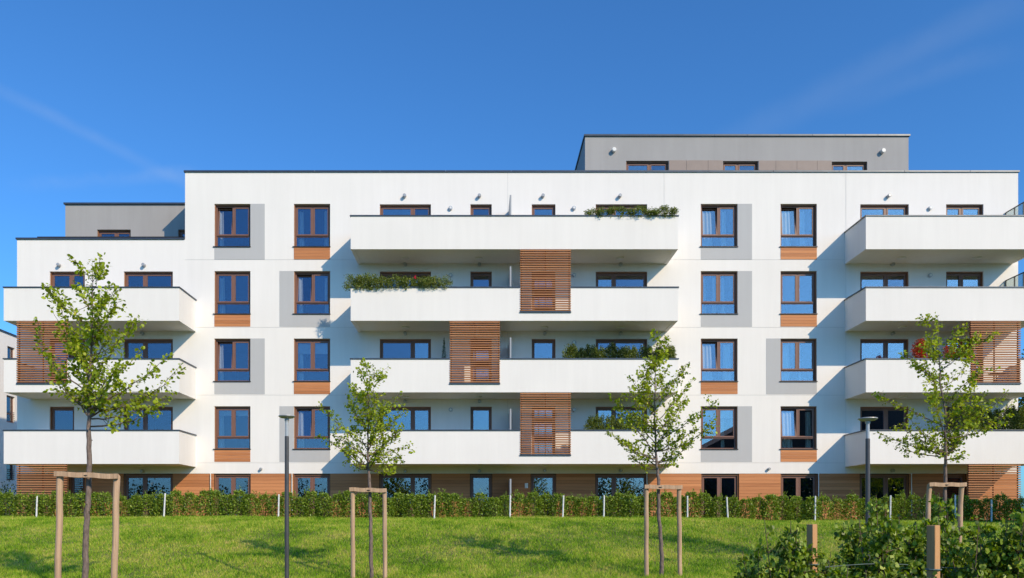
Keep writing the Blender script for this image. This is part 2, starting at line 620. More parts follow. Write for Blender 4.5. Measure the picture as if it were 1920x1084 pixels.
def facade(name, x0, x1, z0, z1, openings, m, parent, y=0.0, depth=0.20, vj=(), hj=(), groove=0.010):
    """wall sheet with real openings, reveals and recessed joints"""
    jw = 0.007
    xs, zs = {x0, x1}, {z0, z1}
    for (a, b, c, d) in openings:
        for q in (a, b):
            if x0 < q < x1:
                xs.add(q)
        for q in (c, d):
            if z0 < q < z1:
                zs.add(q)
    for j in vj:
        xs |= {j[0] - jw, j[0] + jw}
        for q in j[1:]:
            if z0 < q < z1:
                zs.add(q)
    for j in hj:
        zs |= {j - jw, j + jw}
    xs = sorted(xs)
    zs = sorted(zs)
    nx, nz = len(xs) - 1, len(zs) - 1
    dp = np.zeros((nx, nz))
    for i in range(nx):
        cx = (xs[i] + xs[i + 1]) / 2
        for k in range(nz):
            cz = (zs[k] + zs[k + 1]) / 2
            for j in vj:
                if abs(cx - j[0]) < jw and j[1] < cz < j[2]:
                    dp[i, k] = groove
            for j in hj:
                if abs(cz - j) < jw:
                    dp[i, k] = groove
            for (a, b, c, d) in openings:
                if a < cx < b and c < cz < d:
                    dp[i, k] = depth
                    break
    mb = MB()
    gr = {}
    last = {}
    for i in range(nx):
        k = 0
        while k < nz:
            k2 = k
            while k2 + 1 < nz and dp[i, k2 + 1] == dp[i, k]:
                k2 += 1
            if dp[i, k] < depth:
                yy = y + dp[i, k]
                t = mb
                if dp[i, k] > 0:
                    cx, cz = (xs[i] + xs[i + 1]) / 2, (zs[k] + zs[k2 + 1]) / 2
                    key = next((('v', q) for q, j in enumerate(vj) if abs(cx - j[0]) < jw), None) or \
                        min((abs(cz - j), ('h', q)) for q, j in enumerate(hj))[1]
                    if key[0] == 'h':
                        if last.get(key, (-9, 0))[0] != i - 1:
                            last[key] = (i, last.get(key, (0, 0))[1] + 1)
                        last[key] = (i, last[key][1])
                        key = (*key, last[key][1])
                    else:
                        key = (*key, k)
                    t = gr.setdefault(key, MB())
                t.quad((xs[i], yy, zs[k]), (xs[i + 1], yy, zs[k]), (xs[i + 1], yy, zs[k2 + 1]), (xs[i], yy, zs[k2 + 1]))
            k = k2 + 1
    for i in range(nx):
        for k in range(nz):
            a = dp[i, k]
            if i + 1 < nx and dp[i + 1, k] != a:
                b = dp[i + 1, k]
                X = xs[i + 1]
                mb.quad((X, y + a, zs[k]), (X, y + b, zs[k]), (X, y + b, zs[k + 1]), (X, y + a, zs[k + 1]))
            if k + 1 < nz and dp[i, k + 1] != a:
                b = dp[i, k + 1]
                Z = zs[k + 1]
                mb.quad((xs[i], y + a, Z), (xs[i + 1], y + a, Z), (xs[i + 1], y + b, Z), (xs[i], y + b, Z))
    ob = mb.build(name, m, parent)
    for g_ in gr.values():
        g_.build('joint', 'groove', parent)
    return ob


rnd = random.Random(7)
# ================================================================== TERRAIN
_d = [-400, 0, 8, 13, 16, 18, 20, 22, 24, 25.5, 27, 29.4, 31, 34, 36, 60, 2000]
_z = [-1.9, -1.65, -1.5, -1.32, -1.17, -0.94, -0.66, -0.38, -0.14, -0.03, 0.03, 0.07, 0.0, -0.28, -0.4, -0.5, -1.5]


def hgt(x, y):
    d = np.asarray(y) + D
    z = np.interp(d, _d, _z)
    z2 = np.interp(d - 0.7, _d, _z)
    z3 = np.interp(d + 0.7, _d, _z)
    z = (z + z2 + z3) / 3
    x = np.asarray(x)
    near = np.clip(1 - np.abs(d - 20) / 22, 0, 1)
    z = z + near * (0.035 * np.sin(x * 0.55 + 0.4) + 0.03 * np.sin(x * 0.23 - d * 0.5) + 0.018 * np.sin(x * 1.3 + d * 0.9))
    t = np.clip((x - 8.8) / 1.6, 0, 1)
    t = t * t * (3 - 2 * t)
    return z - t * 0.17 * np.clip(1 - np.abs(d - 28) / 7, 0, 1)


def axis(segs):
    out = []
    for a, b, st_ in segs:
        out += list(np.arange(a, b, st_))
    out.append(segs[-1][1])
    return np.array(out)


gx = axis([(-900, -100, 100), (-100, -30, 10), (-30, 32, 0.5), (32, 100, 8), (100, 900, 100)])
gy = axis([(-500, -80, 60), (-80, -36, 4), (-36, 1, 0.4), (1, 40, 4), (40, 1500, 120)])
GX, GY = np.meshgrid(gx, gy, indexing='ij')
GZ = hgt(GX, GY)
vv = np.stack([GX, GY, GZ], -1).reshape(-1, 3)
ny = len(gy)
ii, jj = np.meshgrid(np.arange(len(gx) - 1), np.arange(ny - 1), indexing='ij')
q0 = (ii * ny + jj).ravel()
faces = np.stack([q0, q0 + ny, q0 + ny + 1, q0 + 1], 1)
me = fastmesh('ground', vv, faces, 'turf')
me.polygons.foreach_set('use_smooth', [True] * len(me.polygons))
g_ob = link('ground', me)
tag(g_ob, 'green lawn ground rising as a bank to the hedge before the flats', None, None, 'structure')

# unseen pale paving, added behind the hedge to bounce light onto the soffits
pb_ = MB()
pv = []
for i in range(40):
    xa_ = -20.6 + i * 1.11
    pb_.box(xa_, xa_ + 1.10, -3.3, -0.02, -0.60, -0.36)
tag(pb_.build('bounce_paving', 'paving'), 'added pale paving behind the hedge that bounces light onto the lower soffits', None, None, 'structure')

# grass blades
rng = np.random.default_rng(5)
NB = 420000
dd = 14.3 + (30.6 - 14.3) * rng.uniform(0, 1, NB) ** 1.15
xx = rng.uniform(-0.665, 0.735, NB) * dd
yy = dd - D
zz = hgt(xx, yy)
ang = rng.uniform(0, 2 * np.pi, NB)
tuft = 0.5 + 0.5 * np.sin(xx * 3.1 + np.sin(yy * 2.3) * 2) * np.sin(yy * 2.7 + xx * 0.7)
big_ = 0.5 + 0.5 * np.sin(xx * 0.83 + 1.3 * np.sin(yy * 0.6 + 1)) * np.sin(yy * 1.1 + 0.8 * np.sin(xx * 0.5))
h = rng.uniform(0.03, 0.085, NB) * (0.55 + 0.5 * tuft + 0.5 * big_) * np.where(dd > 27.5, 1.35, 1.0)
w = rng.uniform(0.004, 0.0085, NB) * (0.6 + dd / 26)
lean = rng.normal(size=(NB, 2)) * 0.5
v = np.empty((NB, 3, 3))
c_, s_ = np.cos(ang) * w, np.sin(ang) * w
v[:, 0] = np.stack([xx - c_, yy - s_, zz - 0.01], 1)
v[:, 1] = np.stack([xx + c_, yy + s_, zz - 0.01], 1)
v[:, 2] = np.stack([xx + lean[:, 0] * h, yy + lean[:, 1] * h, zz + h], 1)
me = fastmesh('grass', v.reshape(-1, 3), np.arange(NB * 3).reshape(-1, 3), 'grass_blade', np.repeat(rng.uniform(0, 1, NB), 3))
tag(link('grass', me), 'mown green grass with yellow patches covering the bank', 'grass', None, 'stuff')

# ================================================================== APARTMENT BUILDING
XL, XM, XR = WX(32), WX(347), WX(1909)
ZT, ZTL, ZW = WZ(323), WZ(449), WZ(888)
ZG = -0.45
FLOORS = [WZ(486 + 127 * k) for k in range(4)] + [ZG + 0.05]      # finished floor levels, top to bottom
DEPTH = 13.0
bld = thing('apartment_building', (0, 0, 0), 'white four storey apartment block with long balconies, brown windows and grey penthouses', 'building')

HEAD = [383, 509, 635.5, 762.5]
HEADG = 889.5
wins = []          # (x0,x1,ztop,zbot,kind,opts)
main_cols = [(402, 469.5), (551, 619), (1314, 1383), (1463.5, 1531.5)]
patch = [['gr', 'w', 'gr', 'w'], ['w', 'gl', 'gr', 'w'], ['gr', 'w', 'w', 'gl'], ['w', 'gl', 'gr', 'w']]
tilt = {(0, 0), (1, 1), (2, 0), (3, 1), (0, 2), (0, 3), (2, 2), (3, 3)}
for k in range(4):
    for c, (a, b) in enumerate(main_cols):
        zt = WZ(HEAD[k] - 0.7)
        wins.append((WX(a), WX(b), zt, zt - 80 / 42.33, 'main', dict(tilt=(k, c) in tilt, row=k, col=c)))
door_cols = [(712, 808, 0.64), (882, 922, None), (997, 1041.5, None), (1117, 1213.5, 0.36),
             (1613, 1704, 0.56), (1774, 1844, 0.45)]
left_cols = [(93, 159, 0.58), (232, 324, 0.41)]
for k in range(4):
    for (a, b, mfr) in door_cols:
        wins.append((WX(a), WX(b), WZ(HEAD[k]), FLOORS[k] + 0.03, 'door', dict(m=mfr)))
    if k > 0:
        for (a, b, mfr) in left_cols:
            if k == 3 and a == 93:
                b, mfr = 139, None
            wins.append((WX(a), WX(b), WZ(HEAD[k]), FLOORS[k] + 0.03, 'door', dict(m=mfr)))
gwins = []
for (a, b, mfr) in [(130, 158, None), (232, 323, 0.41), (402, 469, 0.5), (551, 618, 0.5), (712, 808, 0.64), (882, 922, None),
                    (996, 1042, None), (1117, 1214, 0.36), (1316, 1385, 0.5), (1465, 1533, 0.5), (1613, 1704, 0.56),
                    (1774, 1812, None)]:
    gwins.append((WX(a), WX(b), WZ(HEADG), ZG + 0.1, 'ground', dict(m=mfr)))

RD = 0.24
vjs = [(WX(952), FLOORS[3], ZT), (WX(1245), WZ(404), ZT), (WX(1586), ZW, ZT), (WX(621.5), WZ(372), WZ(340))]
hjs = [WZ(487.2), WZ(614), WZ(741), WZ(868)]
opl = [w_[:4] for w_ in wins]
opl = [(a, b, d, c) for (a, b, c, d) in opl]
facade('wall', XM, XR, ZW, ZT, [o_ for o_ in opl if o_[0] > XM], 'white_render', bld, 0.0, RD, vjs[:3], hjs)
facade('wall', XL, XM, ZW, ZTL, [o_ for o_ in opl if o_[0] < XM], 'white_render', bld, 0.0, RD, (), hjs[1:])
gop = [(a, b, d, c) for (a, b, c, d, *_) in gwins]
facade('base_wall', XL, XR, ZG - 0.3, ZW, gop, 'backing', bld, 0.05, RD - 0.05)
mb = MB()
mb.quad((XL, 0, ZW), (XR, 0, ZW), (XR, 0.05, ZW), (XL, 0.05, ZW))
mb.quad((XL, 0, ZG), (XL, DEPTH, ZG), (XL, DEPTH, ZTL), (XL, 0, ZTL))
mb.quad((XM, 0, ZTL - 0.5), (XM, DEPTH, ZTL - 0.5), (XM, DEPTH, ZT), (XM, 0, ZT))
mb.quad((XR, 0, ZG), (XR, DEPTH, ZG), (XR, DEPTH, ZT), (XR, 0, ZT))
mb.quad((XL, DEPTH, ZG), (XR, DEPTH, ZG), (XR, DEPTH, ZTL), (XL, DEPTH, ZTL))
mb.quad((XM, DEPTH, ZTL), (XR, DEPTH, ZTL), (XR, DEPTH, ZT), (XM, DEPTH, ZT))
# parapet backs
mb.box(XM + 0.002, XR - 0.002, 0.26, 0.30, ZT - 0.6, ZT)
mb.box(XL + 0.002, XM - 0.002, 0.26, 0.30, ZTL - 0.6, ZTL)
mb.build('side_wall', 'white_render', bld)
mb = MB()
mb.box(XM + 0.01, XR - 0.01, 0.3, DEPTH - 0.02, ZT - 0.75, ZT - 0.55)
mb.box(XL + 0.01, XM - 0.002, 0.3, DEPTH - 0.02, ZTL - 0.75, ZTL - 0.55)
mb.build('roof', 'roof_felt', bld)
# interior floors, back walls, cross walls
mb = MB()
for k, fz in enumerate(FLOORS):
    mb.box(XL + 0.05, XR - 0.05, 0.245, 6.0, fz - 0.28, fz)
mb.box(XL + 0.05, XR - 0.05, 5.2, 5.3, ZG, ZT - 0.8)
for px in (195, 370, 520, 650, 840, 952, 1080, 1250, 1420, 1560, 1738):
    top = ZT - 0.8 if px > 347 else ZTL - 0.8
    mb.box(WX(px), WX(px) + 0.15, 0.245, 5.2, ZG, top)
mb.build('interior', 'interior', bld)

# copings of the roofs, in lengths as laid


def coping_run(xa, xb, y0, y1, z, lens, parent, m='coping_metal', hgt_=0.07, over=0.05):
    x = xa - over
    n = 0
    while x < xb + over - 0.01:
        x2 = min(xb + over, x + lens)
        MB().box(x + 0.004, x2 - 0.004, y0 - over, y1 + 0.02, z - 0.01, z + hgt_).build('coping', m, parent, bevel=0.006)
        x = x2
        n += 1


coping_run(XM, XR, 0.0, 0.30, ZT, 2.9, bld)
coping_run(XL, XM - 0.06, 0.0, 0.30, ZTL, 2.9, bld)
mb = MB()
mb.box(XR - 0.28, XR + 0.05, 0.34, DEPTH, ZT - 0.01, ZT + 0.07)
mb.box(XM - 0.05, XM + 0.28, 0.34, DEPTH, ZT - 0.01, ZT + 0.07)
mb.box(XL - 0.05, XL + 0.28, 0.34, DEPTH, ZTL - 0.01, ZTL + 0.07)
mb.build('side_coping', 'coping_metal', bld)


# ---------------------------------------------------------------- windows
def pane(parent, x0, x1, z0, z1, y, tiltdeg=0.0, name='pane', m='glass'):
    w2, h2 = (x1 - x0), (z1 - z0)
    ob = MB().box(-w2 / 2, w2 / 2, -0.004, 0.004, 0, h2).build(name, m, parent)
    ob.location = ((x0 + x1) / 2, y, z0)
    ob.rotation_euler = (R(rnd.uniform(-0.10, 0.10)) - R(tiltdeg), 0, R(rnd.uniform(-0.12, 0.12)))
    return ob


def ring(mb, x0, x1, z0, z1, t, y0, y1, tb=None):
    tb = tb or t
    mb.box(x0, x0 + t, y0, y1, z0, z1)
    mb.box(x1 - t, x1, y0, y1, z0, z1)
    mb.box(x0 + t, x1 - t, y0, y1, z1 - t, z1)
    mb.box(x0 + t, x1 - t, y0, y1, z0, z0 + tb)


def window_main(x0, x1, zt, zb, opt):
    gm_ = 'glass_dim' if opt['col'] < 2 else 'glass'
    w = bpy.data.objects.new('window', None)
    COL.objects.link(w)
    w.parent = bld
    w.location = (x0, 0, zb)
    W, H = x1 - x0, zt - zb
    y0, y1 = 0.15, 0.22
    fr = MB()
    ring(fr, 0.035, W - 0.035, 0, H - 0.05, 0.055, y0, y1)
    tz = H * 0.265
    fr.box(0.09, W - 0.09, y0 + 0.002, y1, tz - 0.035, tz + 0.035)
    fr.box(W / 2 - 0.04, W / 2 + 0.04, y0 + 0.003, y1, tz + 0.035, H - 0.105)
    fr.build('frame', 'frame_brown', w)
    fr = MB()
    fr.box(0, 0.035, 0.055, y1, 0, H)
    fr.box(W - 0.035, W, 0.055, y1, 0, H)
    fr.box(0.035, W - 0.035, 0.075, y1, H - 0.05, H)
    fr.build('shutter_guide', 'guide_brown', w)
    # sashes
    for s in (0, 1):
        a = 0.09 if s == 0 else W / 2 + 0.04
        b = W / 2 - 0.04 if s == 0 else W - 0.09
        tl_ = 6.5 if (s == 0 and opt['tilt']) else 0.0
        sm = MB()
        ww, hh = b - a, H - 0.105 - tz - 0.035
        ring(sm, -ww / 2 + 0.003, ww / 2 - 0.003, 0.003, hh - 0.003, 0.05, -0.03, 0.03)
        so = sm.build('sash', 'frame_brown', w)
        so.location = ((a + b) / 2, y0 + 0.022, tz + 0.035)
        so.rotation_euler = (-R(tl_), 0, 0)
        pane(w, a + 0.05, b - 0.05, 0, hh - 0.1, y0 + 0.02 + 0.05 * math.sin(R(tl_)), tl_, m=gm_).location.z = tz + 0.085
    pane(w, 0.09, W - 0.09, 0.055, tz - 0.035, y0 + 0.03, m=gm_)
    MB().box(-0.05, W + 0.02, -0.05, 0.13, -0.035, 0.0).build('sill', 'sill_metal', w)
    # small handle bar on the transom
    MB().box(0.10, W - 0.12, y0 - 0.045, y0 - 0.002, tz + 0.018, tz + 0.04).build('guard_bar', 'frame_brown', w)
    return w


def window_door(x0, x1, zt, zb, mfr, y0=0.15, base_y=0.0):
    w = bpy.data.objects.new('window', None)
    COL.objects.link(w)
    w.parent = bld
    w.location = (x0, base_y, zb)
    W, H = x1 - x0, zt - zb
    y1 = y0 + 0.07
    fr = MB()
    ring(fr, 0.03, W - 0.03, 0, H - 0.05, 0.05, y0, y1)
    g = MB()
    g.box(0, 0.03, 0.06, y1, 0, H)
    g.box(W - 0.03, W, 0.06, y1, 0, H)
    g.box(0.03, W - 0.03, 0.08, y1, H - 0.05, H)
    spans = []
    if mfr:
        mx = W * mfr
        fr.box(mx - 0.045, mx + 0.045, y0 + 0.002, y1, 0.05, H - 0.1)
        spans = [(0.08, mx - 0.045), (mx + 0.045, W - 0.08)]
    else:
        spans = [(0.08, W - 0.08)]
    fr.build('frame', 'frame_brown', w)
    g.build('shutter_guide', 'guide_brown', w)
    for (a, b) in spans:
        sm = MB()
        ring(sm, a + 0.003, b - 0.003, 0.053, H - 0.103, 0.05, y0 - 0.012, y0 + 0.05)
        sm.build('sash', 'frame_brown', w)
        pane(w, a + 0.053, b - 0.053, 0.103, H - 0.153, y0 + 0.02, m='glass_dim' if x0 < WX(400) or zb < 0 or rnd.random() < 0.25 else 'glass')
    return w


for (a, b, zt, zb, kind, opt) in wins:
    if kind == 'main':
        window_main(a, b, zt, zb, opt)
    else:
        window_door(a, b, zt, zb, opt['m'])
for (a, b, zt, zb, kind, opt) in gwins:
    window_door(a, b, zt, zb, opt['m'])

# grey rendered patches and boards below the windows
BH = 0.138


def boards(x0, x1, z1, z0, y0, y1, parent, ph=BH, joints=(), name='board'):
    z = z1
    xsj = [x0] + [j for j in joints if x0 < j < x1] + [x1]
    while z > z0 + 0.03:
        zl = max(z0, z - ph)
        for i in range(len(xsj) - 1):
            dy = rnd.uniform(-0.002, 0.002)
            MB().box(xsj[i] + 0.003, xsj[i + 1] - 0.003, y0 + dy, y1, zl + 0.007, z).build(name, 'cladding', parent)
        z = zl


for k in range(4):
    for c, (a, b) in enumerate(main_cols):
        zt = WZ(HEAD[k] - 0.7)
        zb = zt - 80 / 42.33
        z_lo = zt - 104.5 / 42.33
        xa, xb = WX(a), WX(b)
        if patch[k][c] == 'w':
            p = bpy.data.objects.new('spandrel_cladding', None)
            COL.objects.link(p)
            p.parent = bld
            boards(xa, xb, zb - 0.037, z_lo, -0.014, 0.0 + 0.002, p, (zb - 0.037 - z_lo) / 4)
        else:
            mb = MB()
            mb.box(xa, xb, -0.006, 0.004, z_lo, zb - 0.036)
            if patch[k][c] == 'gr':
                mb.box(xb + 0.001, xb + 27.0 / 42.33, -0.006, 0.004, z_lo, zt)
            else:
                mb.box(xa - 27.0 / 42.33, xa - 0.001, -0.006, 0.004, z_lo, zt)
            mb.build('grey_panel', 'light_grey_render', bld)

# ground floor cladding boards between the windows
gc = bpy.data.objects.new('ground_cladding', None)
COL.objects.link(gc)
gc.parent = bld
edges = [XL] + [q for w_ in gwins for q in (w_[0], w_[1])] + [XR]
for i in range(0, len(edges), 2):
    boards(edges[i] + 0.02, edges[i + 1] - 0.02, ZW - 0.006, ZG, 0.012, 0.048, gc, 0.146)

# metal angle and ground course under the boards
MB().box(XL, XR, 0.0, 0.04, ZG - 0.35, ZG - 0.004).build('plinth', 'groove', bld)

# ---------------------------------------------------------------- balconies
COPZ = [FZ(403.5 + 134.1 * k) for k in range(4)]
BOTZ = [FZ(467.3 + 134.2 * k) for k in range(4)]
PT = 0.16


def balcony(xa, xb, k, notch=None, parts=()):
    b = bpy.data.objects.new('balcony', None)
    COL.objects.link(b)
    b.parent = bld
    zt, zb = COPZ[k] - 0.05, BOTZ[k]
    ps = MB()
    if notch:
        n0, n1, nz = notch
        ps.box(xa, n0, FY, FY + PT, zb, zt)
        ps.box(n0, n1, FY, FY + PT, zb, nz)
        ps.box(n1, xb, FY, FY + PT, zb, zt)
    else:
        ps.box(xa, xb, FY, FY + PT, zb, zt)
    ps.box(xa, xa + PT, FY + PT, -0.002, zb, zt)
    ps.box(xb - PT, xb, FY + PT, -0.002, zb, zt)
    ps.build('parapet', 'white_render', b)
    MB().box(xa + PT, xb - PT, FY + PT, -0.003, zb + 0.018, zb + 0.20).build('slab', 'soffit_render', b)
    # copings
    ov = 0.035
    spans = [(xa - ov, xb + ov)] if not notch else [(xa - ov, notch[0]), (notch[1], xb + ov)]
    for (p, q) in spans:
        n = max(1, int((q - p) / 3.0))
        for i in range(n):
            u0 = p + (q - p) * i / n
            u1 = p + (q - p) * (i + 1) / n
            MB().box(u0 + 0.002, u1 - 0.002, FY - ov, FY + PT + ov, zt + 0.0, zt + 0.05).build('coping', 'coping_metal', b, bevel=0.005)
    MB().box(xa - ov, xa + PT + ov, FY + PT + ov + 0.004, -0.004, zt, zt + 0.05).build('coping', 'coping_metal', b)
    MB().box(xb - PT - ov, xb + ov, FY + PT + ov + 0.004, -0.004, zt, zt + 0.05).build('coping', 'coping_metal', b)
    if notch:
        MB().box(notch[0] - 0.03, notch[1] + 0.03, FY - 0.05, FY + PT + 0.03, notch[2], notch[2] + 0.055).build('notch_sill', 'coping_metal', b, bevel=0.005)
    for px, py_ in parts:
        # flat round ceiling lamp under the slab
        yy_ = py_
        x_ = WX(px, yy_)
        MB().tube([(x_, yy_, zb + 0.019), (x_, yy_, zb - 0.03), (x_, yy_, zb - 0.045)], [0.17, 0.17, 0.13], 20).build('ceiling_lamp', 'lamp_white', b)
    return b


def nbot(k): return COPZ[k] - 49.0 / 44.8


CL, CR = FX(657.5), FX(1271.5)
LL, LR = FX(7), FX(336)
RL, RRr = FX(1623.5), 23.45
scr1 = (FX(976), FX(1069.5))
scr2 = (FX(844), FX(936.5))
scrL = (FX(32.5), FX(126))
scrR = (FX(1820), FX(1912.5))
balcony(CL, CR, 0, None, [(760, -0.75), (898, -0.75), (1163, -0.75)])
balcony(CL, CR, 1, (*scr1, nbot(1)), [(760, -0.75), (1021, -0.75), (1163, -0.75)])
balcony(CL, CR, 2, (*scr2, nbot(2)), [(760, -0.75), (897, -0.75)])
balcony(CL, CR, 3, (*scr1, nbot(3)), [(760, -0.75), (898, -0.75), (1021, -0.75), (1163, -0.75)])
balcony(LL, LR, 1, None, [(262, -0.75)])
balcony(LL, LR, 2, (*scrL, nbot(2)), [(262, -0.75)])
balcony(LL, LR, 3, None, [(262, -0.75)])
balcony(RL, RRr, 0, None, [(1690, -0.8), (1832, -0.8)])
balcony(RL, RRr, 1, None, [(1692, -0.8)])
balcony(RL, RRr, 2, (*scrR, nbot(2)), [(1694, -0.8)])
balcony(RL, RRr, 3, None, [(1697, -0.8)])


# ---------------------------------------------------------------- slatted screens
def screen(x0, x1, zb, zt, parent, n):
    s = bpy.data.objects.new('slat_screen', None)
    COL.objects.link(s)
    s.parent = parent
    y0 = FY - 0.015
    pitch = (zt - zb) / n
    W = x1 - x0
    me = None
    for i in range(n):
        z = zb + pitch * (i + 0.45)
        if me is None:
            ob = MB().box(-W / 2 - 0.02, W / 2 + 0.02, -0.015, 0.072, -0.022, 0.022).build('slat', 'slat_wood', s, bevel=0.004)
            me = ob.data
        else:
            o2 = ob.copy()
            COL.objects.link(o2)
            o2.parent = s
        t = ob if i == 0 else o2
        t.location = ((x0 + x1) / 2 + rnd.uniform(-0.004, 0.004), y0, z)
        t.rotation_euler = (R(rnd.uniform(-2, 2)), R(rnd.uniform(-0.12, 0.12)), R(rnd.uniform(-.1, .1)))
    for xp in (x0 + 0.045, x0 + W * 0.5, x1 - 0.045):
        MB().box(xp - 0.02, xp + 0.02, y0 + 0.076, y0 + 0.12, zb, zt).build('upright', 'screen_post', s)
    return s


def soff(k): return BOTZ[k] - 0.01


screen(*scr1, nbot(1) + 0.056, soff(0), bld, 27)
screen(*scr2, nbot(2) + 0.056, soff(1), bld, 27)
screen(*scr1, nbot(3) + 0.056, soff(2), bld, 27)
screen(*scrL, nbot(2) + 0.056, soff(1), bld, 27)
screen(*scrR, nbot(2) + 0.056, soff(1), bld, 27)
screen(scrL[0], FX(124), ZG + 0.15, soff(3), bld, 27)
screen(FX(1816), scrR[1], ZG + 0.15, soff(3), bld, 27)

# balcony partitions in the centre stack (and at the ground floor)
for k, zf in enumerate(FLOORS):
    zz0 = zf if k < 4 else ZG
    zz1 = zz0 + 2.12 if k < 4 else zz0 + 2.2
    p = bpy.data.objects.new('balcony_partition', None)
    COL.objects.link(p)
    p.parent = bld
    xp = FX(957.5)
    MB().box(xp - 0.02, xp + 0.02, FY + PT + 0.06, -0.01, zz0 + 0.08, zz1 - 0.04).build('panel', 'partition', p)
    fr = MB()
    for yy0 in (FY + PT + 0.01, ):
        fr.box(xp - 0.03, xp + 0.035, yy0, yy0 + 0.05, zz0, zz1)
    fr.box(xp - 0.03, xp + 0.035, FY + PT + 0.06, -0.008, zz1 - 0.04, zz1)
    fr.box(xp - 0.03, xp + 0.035, -0.9, -0.86, zz0, zz1 - 0.04)
    fr.build('frame', 'partition', p)
# glass end screens on the right stack
for k in (0, 1):
    p = bpy.data.objects.new('glass_screen', None)
    COL.objects.link(p)
    p.parent = bld
    xp = 23.15
    z0_, z1_ = FLOORS[k], FLOORS[k] + 2.02
    fr = MB()
    for yy0 in (-0.06, -0.62, -1.18, FY + PT + 0.01):
        fr.box(xp - 0.022, xp + 0.022, yy0, yy0 + 0.035, z0_, z1_)
    fr.box(xp - 0.02, xp + 0.02, FY + PT + 0.01, -0.02, z1_, z1_ + 0.035)
    fr.build('frame', 'sill_metal', p)
    for yy0 in (-0.58, -1.14, -1.70):
        MB().box(xp - 0.005, xp + 0.005, yy0, yy0 + 0.51, z0_ + 0.05, z1_ - 0.01).build('pane', 'clear_glass', p)


# ---------------------------------------------------------------- wall lamps and vents
def wall_lamp(px, py, y=0.0, r=0.075, l=0.16, m='lamp_metal', name='wall_lamp'):
    x, z = WX(px, y), WZ(py, y)
    MB().tube([(x, y, z), (x, y - 0.02, z), (x, y - 0.021, z), (x, y - l, z), (x, y - l - 0.015, z)],
              [r * 0.75, r * 0.75, r, r, r * 0.8], 16).build(name, m, bld, smooth=False)


def vent(px, py):
    x, z = WX(px), WZ(py)
    v_ = MB().tube([(x, 0, z), (x, -0.09, z), (x, -0.10, z)], [0.085, 0.085, 0.07], 16).build('vent', 'pole_light', bld)
    MB().tube([(x, -0.101, z), (x, -0.112, z)], 0.048, 14).build('vent_cap', 'lamp_white', v_)


for py in (369,):
    for px in (759, 899, 1018, 1162, 1665):
        wall_lamp(px, py - 0.5)
for px in (112, 271):
    wall_lamp(px, 498)
for k in (1, 2, 3):
    for px in (760, 899, 1021, 1163, 1672):
        if (px, k) in ((1021, 1), (899, 2), (1021, 3)):
            continue
        wall_lamp(px, 372 + 127 * k - (2 if k == 1 else 0), m='pole_light')
for k in (1, 2, 3):
    wall_lamp(268, 372 + 127 * (k + 0), m='pole_light') if k > 1 else None
for px in (760, 899, 1021, 1163, 268, 1672):
    wall_lamp(px, 883.5 - (1 if px > 1000 else 0), m='pole_light')
for px in (490, 1441):
    wall_lamp(px, 879.5, r=0.06, l=0.13)
for px in (845, 1076, 1743):
    for k in range(4):
        if (px, k) == (845, 2):
            continue
        vent(px, 391 + 125.8 * k)
MB().box(WX(984), WX(990), -0.06, 0.04, WZ(915.5), WZ(906)).build('meter_box', 'lamp_white', bld, bevel=0.01)
for px in (395.5, 548, 1212.5, 1534, 1708):
    MB().tube([(WX(px), -0.05, ZG), (WX(px), -0.05, ZW)], 0.02, 8).build('drain_pipe', 'lamp_white', bld)


# ---------------------------------------------------------------- penthouses
def penthouse(name, pxa, pxb, pyt, y, zbase, winl, depth, lamps=(), panels=()):
    p = bpy.data.objects.new(name, None)
    COL.objects.link(p)
    p.parent = bld
    xa, xb = WX(pxa, y), WX(pxb, y)
    zt = WZ(pyt, y)
    ops = []
    for (a, b, pyh, mfr) in winl:
        ops.append((WX(a, y), WX(b, y), zbase + 0.05, WZ(pyh, y)))
    w = facade('wall', xa, xb, zbase, zt, ops, 'grey_render', p, y, RD)
    mb = MB()
    mb.quad((xa, y, zbase), (xa, y + depth, zbase), (xa, y + depth, zt), (xa, y, zt))
    mb.quad((xb, y, zbase), (xb, y + depth, zbase), (xb, y + depth, zt), (xb, y, zt))
    mb.quad((xa, y + depth, zbase), (xb, y + depth, zbase), (xb, y + depth, zt), (xa, y + depth, zt))
    mb.quad((xa, y, zt - 0.01), (xb, y, zt - 0.01), (xb, y + depth, zt - 0.01), (xa, y + depth, zt - 0.01))
    mb.build('side_wall', 'grey_render', p)
    mb = MB()
    mb.box(xa + 0.1, xb - 0.1, y + 3.5, y + 3.6, zbase, zt - 0.05)
    mb.box(xa + 0.1, xb - 0.1, y + 0.25, y + 3.5, zbase - 0.1, zbase)
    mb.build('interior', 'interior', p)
    n = max(1, int((xb - xa) / 1.5))
    for i in range(n):
        u0 = xa - 0.06 + (xb - xa + 0.12) * i / n
        u1 = xa - 0.06 + (xb - xa + 0.12) * (i + 1) / n
        MB().box(u0 + 0.003, u1 - 0.003, y - 0.07, y + 0.35, zt, zt + 0.085).build('coping', 'coping_metal', p, bevel=0.006)
    mb = MB()
    mb.box(xa - 0.06, xa + 0.3, y + 0.354, y + depth, zt, zt + 0.085)
    mb.box(xb - 0.3, xb + 0.06, y + 0.354, y + depth, zt, zt + 0.085)
    mb.build('side_coping', 'coping_metal', p)
    for (o_, (a, b, pyh, mfr)) in zip(ops, winl):
        wq = window_door(o_[0], o_[1], o_[3], o_[2], mfr, base_y=y)
    for (a, b, py) in panels:
        MB().box(WX(a, y) + 0.006, WX(b, y) - 0.006, y - 0.02, y + 0.01, zbase, WZ(py, y)).build('facade_panel', 'taupe_panel', p)
    for (px, py) in lamps:
        wall_lamp(px, py, y, 0.10, 0.17, 'lamp_white')
    return p


